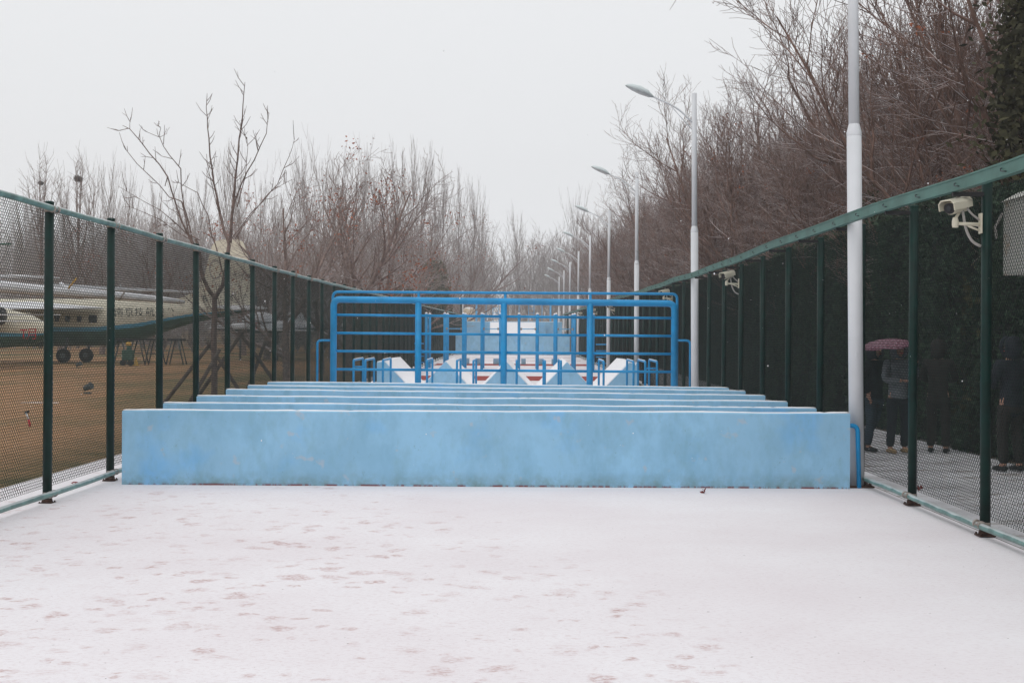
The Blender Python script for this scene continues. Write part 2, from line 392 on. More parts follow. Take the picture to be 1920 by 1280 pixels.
ys = [-12, -4, 0] + [2*i for i in range(1, 60)] + [125, 140, 160, 200, 260, 400, 900]
strip('ground', [-900, -300, -120, -60, -30, -15, -8, -5.5, 0, 4, 8, 15, 30, 60, 150, 900], ys, 'winter_grass', -.004)
yt = [-8, 0] + [2*i for i in range(1, 81)]
strip('track', [-5.58, -4.65, -3, -1.5, 0, 1.5, 3, 3.98], yt, 'snowy_track', 0.0)
strip('path', [3.99, 5, 6.6], yt, 'wet_path', 0.0)
for nm, a0, a1 in (('track_strip', 45.2, 49.5), ('track_strip', 63.5, 66.8)):
    strip(nm, [-4.3, -1.5, 1.5, 3.6], [a0, (a0+a1)/2, a1], 'red_track', .004)
for a0 in (73.5, 80.5):
    strip('track_line', [-4.1, 0, 3.5], [a0, a0+.35], 'red_track', .004)

# ------------------------------------------------------------------ chain-link fences
LX, RX = -4.65, 3.92
def chain_panel(L, H, name):
    p, h, t, r = .051, .027, .0040, .0021
    nh = int(L/(p/2)); k = np.arange(nh+1); y = k*p/2; rows = int(H/h)
    segs = []
    zlo, zhi = -.0018, h + .0018
    one = []
    for i in range(nh):
        z0, z1 = (zlo, zhi) if i % 2 == 0 else (zhi, zlo); x = t if i % 2 == 0 else -t
        one.append((x, y[i], z0, x, y[i+1], z1, r, r)); one.append((x, y[i+1], z1, -x, y[i+1], z1, r, r))
    one = np.array(one); al = []
    for j in range(rows):
        o = one.copy()
        if j % 2: o[:, [1, 4]] += p/2
        o[:, [2, 5]] += j*h; al.append(o)
    S = np.concatenate(al); S = S[(S[:, 4] <= L + .01)]
    V, Fq = seg_mesh(S, 3); return V, Fq
def make_fence(name, x, y0, step, n, sgn, label):
    root = thing(name, (x, y0, 0), label, 'fence')
    L = step
    V, Fq = chain_panel(L, 2.80, 'p')
    V[:, 2] += .145
    V[:, 0] += sgn*.045
    pm = None; posts = []; sags = []
    for i in range(n):
        y = i*step; z = gz(y0 + y)
        if i == 0:
            b = MB().tube([(0,0,.02), (0,0,2.965)], .0445, 14); b.lathe([(.047,0),(.047,.012),(.03,.02)], (0,0,2.962), 14)
            b.v = [tuple(v) for v in b.v]
            b2 = b; root['_o'] = (0., 0., 0.); po = b2.build('post', 'post', root)
            fb = MB().box((-.070,-.070,.0), (.070,.070,.012), 0, .003).tube([(0,0,.012),(0,0,.05)], [.056,.048], 12)
            for a in (-1,1):
                for c in (-1,1): fb.tube([(a*.055,c*.055,.012),(a*.055,c*.055,.026)], .008, 6)
            ft = fb.build('base_plate', 'rust', po)
            cb = MB().tube([(-sgn*.01,0,2.873),(-sgn*.01,0,2.925)], .054, 12)
            cb.tube([(-sgn*.075,-.03,2.90),(-sgn*.075,.03,2.90)], .010, 6)
            cb.tube([(-sgn*.05,-.075,2.90),(-sgn*.05,-.04,2.90)], .037, 10).tube([(-sgn*.05,.04,2.90),(-sgn*.05,.075,2.90)], .037, 10)
            if sgn < 0: ct = cb.build('clamp', 'clamp', po)
            cb = MB().tube([(-sgn*.01,0,.075),(-sgn*.01,0,.115)], .053, 12)
            cb.tube([(-sgn*.075,-.03,.095),(-sgn*.075,.03,.095)], .010, 6)
            cb.tube([(-sgn*.05,-.07,.095),(-sgn*.05,-.04,.095)], .036, 10).tube([(-sgn*.05,.04,.095),(-sgn*.05,.07,.095)], .036, 10)
            ct2 = cb.build('clamp', 'clamp', po)
            po.location = (0, 0, z); p0 = po
            panel = raw('chain_link_panel', V, Fq, 'wire', root); panel.location = (0, 0, z)
        else:
            if i < 12: c = copy_tree(p0, root)
            else: c = p0.copy(); COL.objects.link(c); c.parent = root
            c.location = (R.uniform(-.01,.01), y, z + R.uniform(-.012, .012)); c.rotation_euler = (R.uniform(-.004,.004), R.uniform(-.005,.005), 0)
            if i < n-1:
                c = panel.copy(); COL.objects.link(c); c.parent = root; c.location = (R.uniform(-.004,.004), y, gz(y0+y+step/2))
    for nm, zz, rr, m_ in (('top_rail', 2.90, .030, 'rail'), ('bottom_rail', .095, .028, 'rail')):
        if sgn > 0 and nm == 'top_rail': continue
        pts = [(-sgn*.05, i*step/2, gz(y0+i*step/2) + zz + .006*math.sin(i*1.7)) for i in range(2*(n-1)+1)]
        MB().tube(pts, rr, 12).build(nm, m_, root)
    root['_o'] = (x, y0, 0.); return root
lf = make_fence('chain_link_fence', LX, 12.6 - 1.93*3, 1.93, 52, -1, 'green chain-link fence with galvanised top rail on the left, aircraft beyond it')
rf = make_fence('chain_link_fence', RX, 10.79 - 1.985*3, 1.985, 52, 1, 'green chain-link fence on the right, dark hedge behind it')

# long cable channel carried on arms in front of the right fence
BXc = 3.66
def bz(y): return 2.935 + .045*min(1, max(0, (y-9)/7)) + gz(y)*1.06 + .010*math.sin(y*.42+1) + .010*math.sin(y*1.1) - .02*math.exp(-((y-36)/7)**2)
root = thing('cable_channel', (BXc, 10, 0), 'long green metal cable channel with bent hooks above the right fence', 'cable channel')
b = MB(); vs = []; ysb = [5 + .9*i for i in range(118)]
for y in ysb:
    z = bz(y); xo = .010*math.sin(y*.8); vs += [(BXc-.05+xo,y,z-.04),(BXc+.01+xo,y,z-.04),(BXc+.01+xo,y,z+.06),(BXc-.05+xo,y,z+.06)]
fs = [(i*4+k, i*4+(k+1)%4, i*4+4+(k+1)%4, i*4+4+k) for i in range(len(ysb)-1) for k in range(4)] + [(3,2,1,0)]
fs = [tuple(reversed(f)) for f in fs]
b.add(vs, fs); ch = b.build('channel', 'beam', root)
b = MB(); vs = []
for y in ysb:                                            # thin lid with a lip
    z = bz(y)+.0625; xo = .010*math.sin(y*.8); vs += [(BXc-.057+xo,y,z-.010),(BXc+.017+xo,y,z-.010),(BXc+.017+xo,y,z+.004),(BXc-.057+xo,y,z+.004)]
b.add(vs, fs).build('lid', 'beam', root)
for i in range(46):
    y = 9.6 + i*1.02; z = bz(y); xo = .010*math.sin(y*.8) - .052
    MB().tube(rnd_path([(BXc+xo, y-.03, z-.012), (BXc+xo-.014, y-.035, z-.012), (BXc+xo-.014, y+.045, z+.0), (BXc+xo-.014, y+.05, z+.02), (BXc+xo, y+.052, z+.022)], .006, 3), .0045, 6).build('hook', 'ink', root)
for i in range(50):
    y = 10.79 - 1.985 + 1.985*i
    MB().box((BXc-.03, y-.018, bz(y)-.075), (RX-.03, y+.018, bz(y)-.0405)).build('arm', 'dark', root)

# ------------------------------------------------------------------ lamp posts
def make_lamp():
    r = thing('street_lamp', (0,0,0), 'x', 'street lamp', 'white street lamps along the right fence')
    b = MB(); b.tube([(0,0,0),(0,0,3.93)], .081, 18).build('lower_pole', 'white', r)
    MB().lathe([(.081,3.93),(.083,3.94),(.083,3.97),(.061,4.06),(.059,4.07)], (0,0,0), 18).build('collar', 'white', r)
    MB().tube([(0,0,4.06),(0,0,6.93)], [.060,.056], 16).build('upper_pole', 'white', r)
    MB().box((-.16,-.16,0),(.16,.16,.02),0,.004).build('base_plate', 'rust', r)
    fl = MB()
    for a in (-1,1):
        for c in (-1,1): fl.tube([(a*.12,c*.12,.02),(a*.12,c*.12,.06)], .016, 6)
    fl.build('anchor_bolts', 'rust', r)
    d = MB().box((-.022,-.086,1.45),(.0,-.080,1.50),0,.002).build('access_door', 'white', r)
    MB().tube(rnd_path([(-.02,0,6.28),(-.35,0,6.62),(-.88,0,6.86)], .25, 6), .021, 10).build('arm', 'white', r)
    MB().tube([(-.02,0,6.12),(-.50,0,6.66)], .012, 8).build('brace', 'white', r)
    # head: flattened teardrop
    def head(zs, nm, m_, flat):
        h = MB(); st = [(0,.01,.01),(.05,.06,.045),(.14,.13,.10),(.34,.165,.125),(.52,.13,.095),(.64,.07,.05),(.69,.008,.008)]
        vs = []; n = 16
        for s_, wy, hz in st:
            for k in range(n):
                t = 2*math.pi*k/n; z = math.sin(t)*hz
                if flat == 'top': z = max(z, -.004)
                else: z = min(z*.45, 0)
                vs.append((s_, wy*math.cos(t), z))
        fs = [(i*n+k, i*n+(k+1)%n, (i+1)*n+(k+1)%n, (i+1)*n+k) for i in range(len(st)-1) for k in range(n)]
        A = math.radians(-24); out = []
        for x, y, z in vs:
            # arm reaches to -x; head continues, tip highest
            xx = -.86 - (x*math.cos(A) + z*math.sin(A)*-1*0) ; zz = 6.85 + x*math.sin(-A)*.92 + z
            out.append((xx, y, zz))
        h.add(out, fs, 0, True); return h.build(nm, m_, r)
    hd = head(0, 'lamp_head', 'lamp', 'top'); head(0, 'diffuser', 'glass', 'bot')
    return r
lamp0 = make_lamp()
lampD = [14.4, 27.7, 41.6, 55.0, 69.8, 84.0, 97.5, 111.5, 125]
ordn = ['nearest', 'second', 'third', 'fourth', 'fifth', 'sixth', 'seventh', 'eighth', 'ninth']
for i, D in enumerate(lampD):
    o = lamp0 if i == 0 else copy_tree(lamp0)
    o.location = (3.79, D, gz(D)); o.rotation_euler = (0, math.radians([-.75,-.45,-.2,.1,0,.2,-.1,.1,0][i]), 0)
    o['label'] = 'white steel lamp post standing inside the right fence, %s from the camera' % ordn[i]

# ------------------------------------------------------------------ low blue walls
walls = [(14.17, 227, 1593, 909, 915, 769, 775), (15.79, 304, 1530, 0,0, 755, 764), (17.45, 367, 1476, 0,0, 742, 752),
         (19.13, 422, 1434, 0,0, 729.5, 741), (20.72, 463, 1397, 0,0, 722, 732.5), (22.35, 500, 1366, 0,0, 716, 726)]
wl = ['front low blue wall with mossy stained foot, nearest the camera', 'second low blue wall, just behind the front one', 'third low blue wall from the camera',
      'fourth low blue wall from the camera', 'fifth low blue wall from the camera', 'sixth and farthest low blue wall, just before the blue railing']
for i, (D, xl, xr, bl, br, tl, tr) in enumerate(walls):
    x0 = W(xl, 830, D).x; x1 = W(xr, 830, D).x; zl = W(xl, tl, D).z; zr = W(xr, tr, D).z; z0 = gz(D)
    zl = z0 + max(.78, min(.86, zl - z0)); zr = z0 + max(.78, min(.86, zr - z0)); th = .15
    r = thing('low_wall', (x0, D, z0), wl[i], 'wall', 'low blue walls across the track')
    b = MB(); n = 30; vs = []; R2 = random.Random(i)
    wob = [0]; 
    for k in range(n): wob.append(wob[-1]*.8 + R2.uniform(-.0035,.0035))
    c = .012
    prof = lambda x, zt: [(x, D, z0-.03), (x, D, zt-c), (x, D+c, zt), (x, D+th-c, zt), (x, D+th, zt-c), (x, D+th, z0-.03)]
    zt_ = [zl + (zr-zl)*k/n + wob[k] for k in range(n+1)]
    for k in range(n+1):
        x = x0 + (x1-x0)*k/n; e_ = c if k in (0, n) else 0
        vs += prof(x + (0.0), zt_[k] - e_*.6)
    fs = [(k*6+j, k*6+6+j, k*6+7+j, k*6+1+j) for k in range(n) for j in range(5)] + [tuple(range(6)), tuple(n*6+j for j in range(5,-1,-1))]
    b.add(vs, fs).build('wall_body', 'wall', r)
    s = MB(); vs = []
    m_ = 160; R3 = random.Random(i+50)
    for k in range(m_+1):
        x = x0+.006 + (x1-x0-.012)*k/m_; t = k/m_*n; j = min(int(t), n-1); zz = zt_[j]*(1-(t-j)) + zt_[j+1]*(t-j)
        hh = .005 + .002*math.sin(k*.21+i) + R3.uniform(0,.002); gap = R3.random() < .03
        if gap: hh = .001
        y0_ = D + (c+R3.uniform(0,.012))
        vs += [(x, y0_, zz-.001), (x, y0_+.006, zz+hh), (x, D+th-.02, zz+hh), (x, D+th-.012, zz-.001)]
    fs = [(k*4+j, k*4+4+j, k*4+5+j, k*4+1+j) for k in range(m_) for j in range(3)] + [(0,1,2,3), tuple(m_*4+j for j in (3,2,1,0))]
    s.add(vs, fs, 0, True).build('snow_cap', 'snow', r)

# grab rail at the right end of the front wall
D = 14.25
tag(MB().tube(rnd_path([W(1586,797,D), W(1607,797.5,D), Vector((W(1610,900,D).x, D, 0))], .07, 6), .026, 12).build('grab_rail', 'pipe'),
    'bent blue grab rail at the right end of the front low wall', 'handrail')

# ------------------------------------------------------------------ blue pipe railing
D = 29.5; zb = gz(D)
r = thing('pipe_railing', (0, D, zb), 'tall thick blue pipe railing behind the low walls, nearer of the two', 'railing', 'blue pipe railings across the track')
xl, xr = X(625,D), X(1264,D); zt = 2.50
MB().tube(rnd_path([(xl,D,zb-.05),(xl,D,zt+.012),(xr,D,zt-.045),(xr,D,zb-.05)], .16, 8), .076, 18).build('outer_frame', 'pipe', r)
px_posts = [625, 784, 944.5, 1106, 1264]
for p in px_posts[1:-1]:
    MB().tube([(X(p,D),D,zb-.05),(X(p,D),D,zt-.05)], .074, 16).build('post', 'pipe', r)
for i in range(4):
    x0, x1 = X(px_posts[i],D), X(px_posts[i+1],D)
    for yl, yr in ((590,596.5),(624,630),(658,663.5),(692,697)):
        t0 = (px_posts[i]-625)/639; t1 = (px_posts[i+1]-625)/639
        z0_ = CAMZ - (yl + (yr-yl)*t0 - 633 - (px_posts[i]-975)*ROLL*0)*D/F; z1_ = CAMZ - (yl+(yr-yl)*t1-633)*D/F
        z0_ += (px_posts[i]-975)*ROLL*D/F; z1_ += (px_posts[i+1]-975)*ROLL*D/F
        MB().tube([(x0+.06,D,z0_),(x1-.06,D,z1_)], .031, 12).build('bar', 'pipe', r)
for p, q_ in ((624, 594.5), (1265, 1294)):
    a = W(p, 638, D); c = W(q_, 638, D)
    MB().tube(rnd_path([a, Vector((c.x, D, a.z)), Vector((c.x, D, zb-.03))], .10, 6), .028, 12).build('side_handle', 'pipe', r)
D2 = 31.6; zb2 = gz(D2)
r = thing('pipe_railing', (0, D2, zb2), 'slim taller blue pipe railing just behind the thick one', 'railing', 'blue pipe railings across the track')
zl = W(630,547,D2).z; zr = W(1262,551,D2).z; xl, xr = X(623.5,D2), X(1269,D2)
MB().tube(rnd_path([(xl,D2,zb2-.05),(xl,D2,zl),(xr,D2,zr),(xr,D2,zb2-.05)], .14, 8), .034, 14).build('outer_frame', 'pipe', r)
for p in (784.5, 947, 1106.5):
    MB().tube([(X(p,D2),D2,zb2-.05),(X(p,D2),D2,zl+(zr-zl)*(p-623)/646)], .034, 12).build('post', 'pipe', r)

# ------------------------------------------------------------------ dip bars
Dn, Df = 33.0, 35.0
ub = [(663,'leftmost'),(685,'second from the left'),(718,'third from the left, before the left wedge'),(801,'fourth from the left, beside the second wedge'),
      (857,'left one of the close pair left of centre'),(888,'left of the central railing post'),(969,'just right of the central railing post'),
      (1022,'left one of the close pair right of centre'),(1052,'right one of the close pair right of centre'),(1132,'before the rightmost wedge'),
      (1188,'third from the right'),(1210,'second from the right'),(1232,'rightmost')]
for px, lb in ub:
    x = X(px, Dn); sgn = 1 if x > 0 else -1
    r = thing('dip_bar', (x, Dn, gz(Dn)), 'low blue inverted-U dip bar, ' + lb, 'exercise bar', 'low blue dip bars')
    z = 1.0 + gz(Dn)
    MB().tube(rnd_path([(x,Dn,gz(Dn)-.03),(x,Dn,z),(x,Df,z+.015),(x,Df,gz(Df)-.03)], .07, 5), .030, 10).build('bar', 'pipe', r)
    MB().tube([(x,Dn+.08,z+.026),(x,Df-.08,z+.041)], .014, 6).build('snow_cap', 'snow', r)
    if px in (663, 1210):
        x2 = X(685 if px == 663 else 1232, Dn)
        MB().tube([(x+.02,Dn,z-.17),(x2-.02,Dn,z-.17)], .022, 8).build('crossbar', 'pipe', r)

# ------------------------------------------------------------------ wedge blocks
F0, B0 = 37.0, 42.0
apex = [751, 852, 952.5, 1053, 1156]
wlab = ['pale blue half wedge block with snowy slope at the left end of its row', 'pale blue triangular wedge block, left of centre', 'pale blue triangular wedge block at the centre behind the railing post',
        'pale blue triangular wedge block, right of centre', 'pale blue half wedge block with snowy slope at the right end of its row']
zb = gz(F0); za = zb + .86
for i, ap in enumerate(apex):
    xa = X(ap, B0); hw = .86
    if i == 0: poly = [(xa-.22, zb-.05), (xa-.22, za-.02), (xa-.0, za), (xa+hw, zb-.05)]
    elif i == 4: poly = [(xa+.24, zb-.05), (xa+.24, za-.02), (xa+.0, za), (xa-hw, zb-.05)]
    else: poly = [(xa-hw, zb-.05), (xa-.02, za), (xa+.02, za), (xa+hw, zb-.05)]
    r = thing('wedge_block', (xa, F0, zb), wlab[i], 'wedge block', 'pale blue wedge blocks in a row')
    dz = gz(B0)-gz(F0)
    b = MB().prism(poly, F0, B0); b.v = [(x, y, z + (dz if y > F0+1 else 0)) for x, y, z in b.v]; b.build('block', 'wall', r)
    if i == 0: sp = [(xa-.215,za-.02),(xa,za),(xa+hw-.03,zb)]
    elif i == 4: sp = [(xa-hw+.03,zb),(xa,za),(xa+.235,za-.02)]
    else: sp = [(xa-hw+.03,zb),(xa,za),(xa+hw-.03,zb)]
    s = MB(); top = [(x, z+.030) for x, z in sp]
    s.prism(sp + top[::-1], F0+.10, B0-.03); s.v = [(x, y, z + dz*(y-F0)/(B0-F0)) for x, y, z in s.v]; s.build('snow_layer', 'snow', r)

# ------------------------------------------------------------------ pull-up bars
D = 57.0; zb = gz(D)
xs = [X(799 + 34.8*i, D) for i in range(10)]
r = thing('pull_up_bars', (xs[0], D, zb), 'row of blue pull-up posts with thin steel bars between them', 'pull-up bars')
for row in (0, 1):
    y = D + row*2.2
    for x in xs:
        p = MB().tube([(x,y,zb-.05),(x,y,2.70+row*.02)], .066, 12).build('post', 'pipe', r)
        MB().lathe([(.066,0),(.06,.03),(.03,.06),(.004,.07)], (x,y,2.70+row*.02), 10).build('snow_cap', 'snow', p)
for i in (1, 3, 5, 7):
    z = 2.04
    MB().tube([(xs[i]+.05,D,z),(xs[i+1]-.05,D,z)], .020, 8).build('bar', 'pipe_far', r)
    for x, s_ in ((xs[i], 1), (xs[i+1], -1)):
        MB().lathe([(.05,-.05),(.05,.05)], (x+s_*.085,D,z), 8).build('bracket', 'clamp', r)
for x in (xs[0], xs[-1]): MB().tube([(x,D,.35+zb),(x,D+2.2,.35+zb)], .04, 8).build('side_tie', 'pipe', r)
for nm, x0, x1 in (('left', X(773,D), X(795,D)), ('right', X(1117,D), X(1138.5,D))):
    r = thing('side_ladder', (x0, D, zb), 'short blue side ladder at the %s end of the pull-up bars' % nm, 'ladder')
    xo = x0 if nm == 'left' else x1; xi = x1 if nm == 'left' else x0; z = 1.37
    MB().tube(rnd_path([(xi,D-.1,z),(xo,D-.1,z),(xo,D-.1,zb)], .06, 4), .028, 8).build('rail', 'pipe', r)
    for k in range(3): MB().tube([(x0,D-.1,z-.28*(k+1)),(x1,D-.1,z-.28*(k+1))], .02, 8).build('rung', 'pipe', r)
for nm, x in (('left', X(780,50)), ('right', X(1112,50))):
    pass

# stepping blocks
for i, (a, c) in enumerate(((871,879),(893.5,901),(925,937.5),(977.5,986),(1011,1017.5),(1035,1041))):
    D = 65.5; z0 = gz(D); x0, x1 = X(a,D), X(c,D)
    r = thing('stepping_block', (x0, D, z0), 'small snow-topped blue stepping block, %s of six from the left' % ['first','second','third','fourth','fifth','sixth'][i], 'step block', 'small blue stepping blocks')
    MB().box((x0,D,z0-.02),(x1,D+.9,z0+.30),0,.01).build('block', 'wall', r)
    MB().box((x0+.015,D+.02,z0+.30),(x1-.015,D+.88,z0+.33),0,.008).build('snow_cap', 'snow', r)

# ------------------------------------------------------------------ far wall, platform and climbing frame
D = 89.6; z0 = gz(D); x0, x1 = X(854,D), X(1068.5,D)
r = thing('broad_wall', (x0, D, z0), 'broad pale blue wall across the track behind the pull-up bars', 'wall')
MB().box((x0,D,z0-.05),(x1,D+.3,1.80),0,.02).build('wall_body', 'wall', r)
MB().box((x0+.03,D+.02,1.80),(x1-.03,D+.28,1.83),0,.01).build('snow_cap', 'snow', r)
D = 96.; z0 = gz(D); x0, x1 = X(873,D), X(1054,D); zt = 2.84
r = thing('ramp_platform', (x0, D, z0), 'pale blue platform with snowy white ramp, behind the broad wall', 'platform')
MB().box((x0,D,z0-.05),(x1,D+2.2,zt),0,.02).build('platform', 'wall', r)
MB().box((x0+.02,D+.03,zt),(x1-.02,D+2.15,zt+.03),0,.01).build('snow_cap', 'snow', r)
xa, xb = X(919,D), X(1007,D); b = MB()
b.add([(xa,D-2.6,z0),(xb,D-2.6,z0),(xb,D-.002,zt-.03),(xa,D-.002,zt-.03),(xa,D-.002,z0),(xb,D-.002,z0)], [(0,1,2,3),(0,3,4),(1,5,2),(0,4,5,1),(3,2,5,4)]).build('ramp', 'snow', r)
for s0, s1 in ((904,918.5),(1008,1023)):
    for k in range(5):
        MB().box((X(s0,D),D-.35*(5-k),z0-.02),(X(s1,D),D-.35*(4-k)-.003,z0+.42*(k+1))).build('step', 'wall', r)
D = 108.; z0 = gz(D)
r = thing('climbing_frame', (X(893,D), D, z0), 'tall pale blue climbing frame with two ladders, farthest obstacle', 'climbing frame')
zt = 1.65 + 63*D/F
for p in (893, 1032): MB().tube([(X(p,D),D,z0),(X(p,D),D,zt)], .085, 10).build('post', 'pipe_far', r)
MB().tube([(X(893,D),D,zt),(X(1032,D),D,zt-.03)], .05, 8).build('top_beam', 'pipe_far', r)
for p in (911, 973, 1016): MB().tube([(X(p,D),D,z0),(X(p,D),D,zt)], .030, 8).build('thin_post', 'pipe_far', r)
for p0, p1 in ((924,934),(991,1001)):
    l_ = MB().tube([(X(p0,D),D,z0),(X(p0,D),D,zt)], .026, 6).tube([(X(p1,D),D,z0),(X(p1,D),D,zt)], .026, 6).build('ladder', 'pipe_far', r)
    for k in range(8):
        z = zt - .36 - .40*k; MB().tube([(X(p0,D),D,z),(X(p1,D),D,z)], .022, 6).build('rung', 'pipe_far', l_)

# cream gate pillar and pole beyond the left fence end
D = 118.; z0 = gz(D); x = X(879,D)
r = thing('gate_pillar', (x, D, z0), 'cream stone gate pillar with crumbly snow-topped capital at the end of the left fence', 'pillar')
MB().lathe([(.42,0),(.42,2.1),(.46,2.15)], (x,D,z0), 20).build('shaft', 'stone', r)
b = MB().lathe([(.46,2.15),(.47,3.0),(.53,3.1),(.55,3.55),(.40,3.72),(.1,3.8)], (x,D,z0), 20); R4 = random.Random(3)
b.v = [(a+R4.uniform(-.035,.035), c+R4.uniform(-.03,.03), z+R4.uniform(-.04,.04)) for a, c, z in b.v]; b.build('capital', 'stone', r)
MB().box((X(884,D),D-.42,z0+1.2),(X(890.5,D),D+.3,z0+2.05),0,.02).build('annex', 'stone', r)
MB().box((X(885,D),D-.45,z0+1.3),(X(889.5,D),D-.421,z0+1.95)).build('window', 'dark', r)
x = X(867.5, 112); z0 = gz(112)
tag(MB().tube([(x,112,z0),(x,112,1.65+88*112/F)], [.06,.035], 8).build('flag_pole', 'white'), 'thin white pole beside the cream gate pillar', 'pole')
x = X(864.5, 110); z0 = gz(110)
tag(MB().tube([(x,110,z0),(x,110,1.65+62*110/F)], .09, 8).build('gate_post', 'post'), 'dark green gate post left of the cream pillar', 'post')

# ------------------------------------------------------------------ security cameras
def make_cctv():
    r = thing('security_camera', (0,0,0), 'x', 'security camera', 'security cameras on the right fence posts')
    # plate on the post (post centre at origin), arm reaching to -x, camera looking -x/-y
    MB().box((-.060,-.035,-.085),(-.046,.035,.085),0,.004).build('wall_plate', 'camcream', r)
    MB().tube([(-.06,0,-.01),(-.27,0,.00)], [.018,.013], 10).build('arm', 'camcream', r)
    MB().tube([(-.06,0,-.06),(-.16,0,-.02)], .009, 8).build('arm', 'camcream', r)
    j = MB().lathe([(.024,-.035),(.028,-.01),(.028,.02),(.020,.05)], (-.265,0,0), 12).build('swivel', 'camcream', r)
    ax = Vector((-.78,-.58,-.20)).normalized(); sd = ax.cross(Vector((0,0,1))).normalized(); u = sd.cross(ax)
    c0 = Vector((-.235,.04,.145)); A = lambda s_, a, h: c0 + ax*s_*.92 + sd*a*1.4 + u*h*1.4
    def loft(sec, st, nm, m_, sm=True):
        b = MB(); n = len(sec); vs = [A(s_, a*k, h*k) for s_, k in st for a, h in sec]
        fs = [(i*n+k, i*n+(k+1)%n, (i+1)*n+(k+1)%n, (i+1)*n+k) for i in range(len(st)-1) for k in range(n)]
        fs += [tuple(range(n-1,-1,-1)), tuple((len(st)-1)*n+k for k in range(n))]
        b.add(vs, fs, 0, False); return b.build(nm, m_, r)
    rr = [(math.cos(t)*.042, math.sin(t)*.040) for t in [2*math.pi*k/16 for k in range(16)]]
    hb = loft(rr, [(-.11,.85),(-.10,1),(.10,1),(.115,.96)], 'housing', 'camcream')
    hood = [(-.055,-.012),(-.055,.030),(-.036,.052),(.036,.052),(.055,.030),(.055,-.012),(.050,-.012),(.050,.028),(.033,.047),(-.033,.047),(-.050,.028),(-.050,-.012)]
    loft(hood, [(-.12,1),(.165,1)], 'sun_hood', 'camcream')
    loft([(a*.86, h*.86) for a, h in rr], [(.114,1),(.128,1)], 'front_glass', 'dark')
    loft([(a*.4, h*.4) for a, h in rr], [(.126,1),(.136,.9)], 'lens', 'ink')
    MB().tube([A(-.04,0,-.03), Vector((-.262,0,.045))], .013, 8).build('bracket', 'camcream', r)
    MB().tube([(-.225,.05,.33),(-.225,.05,.215)], .018, 10).build('conduit', 'conduit', r)
    MB().tube(rnd_path([(-.225,.05,.22),(-.20,.03,.14),(-.17,.01,-.06),(-.12,0,-.16),(-.05,0,-.19)], .05, 5), .012, 8).build('cable', 'conduit', r)
    MB().tube(rnd_path([(-.215,.05,.23),(-.12,.03,.08),(-.055,.01,.03)], .05, 4), .009, 6).build('cable', 'conduit', r)
    return r
cc = make_cctv(); cams = [(3,'nearest the camera, beside the metal box'),(9,'second along the fence'),(14,'third along the fence, by the railing corner'),(24,'fourth along the fence'),(30,'fifth along the fence'),(37,'farthest along the fence')]
yr0 = 10.79 - 1.985*3
for i, (k, lb) in enumerate(cams):
    o = cc if i == 0 else copy_tree(cc); y = yr0 + 1.985*k
    o.location = (RX, y, 2.63 + gz(y)); o['label'] = 'cream security camera on a right fence post, ' + lb

# metal box hung behind the right fence
x0, y0_, y1_ = 4.03, 9.55, 10.72
r = thing('metal_box', (x0, y0_, 2.2), 'rust-stained galvanised metal box hung behind the right fence', 'metal box')
MB().box((x0,y0_,2.19),(x0+.22,y1_,2.80),0,.008).build('body', 'box', r)
MB().add([(x0-.02,y0_-.02,2.80),(x0+.26,y0_-.02,2.80),(x0+.26,y1_+.02,2.80),(x0-.02,y1_+.02,2.80),(x0+.12,y0_-.02,2.88),(x0+.12,y1_+.02,2.88)],
         [(0,4,5,3),(1,2,5,4),(0,1,4),(3,5,2),(0,3,2,1)]).build('roof', 'box', r)
MB().box((x0-.006,y0_+.04,2.24),(x0-.001,y1_-.04,2.75),0,.002).build('door', 'box', r)
MB().tube([(x0-.03,y1_-.06,2.70),(x0-.05,y1_+.04,2.60),(x0-.045,y1_+.02,2.50)], .012, 6).build('conduit', 'conduit', r)

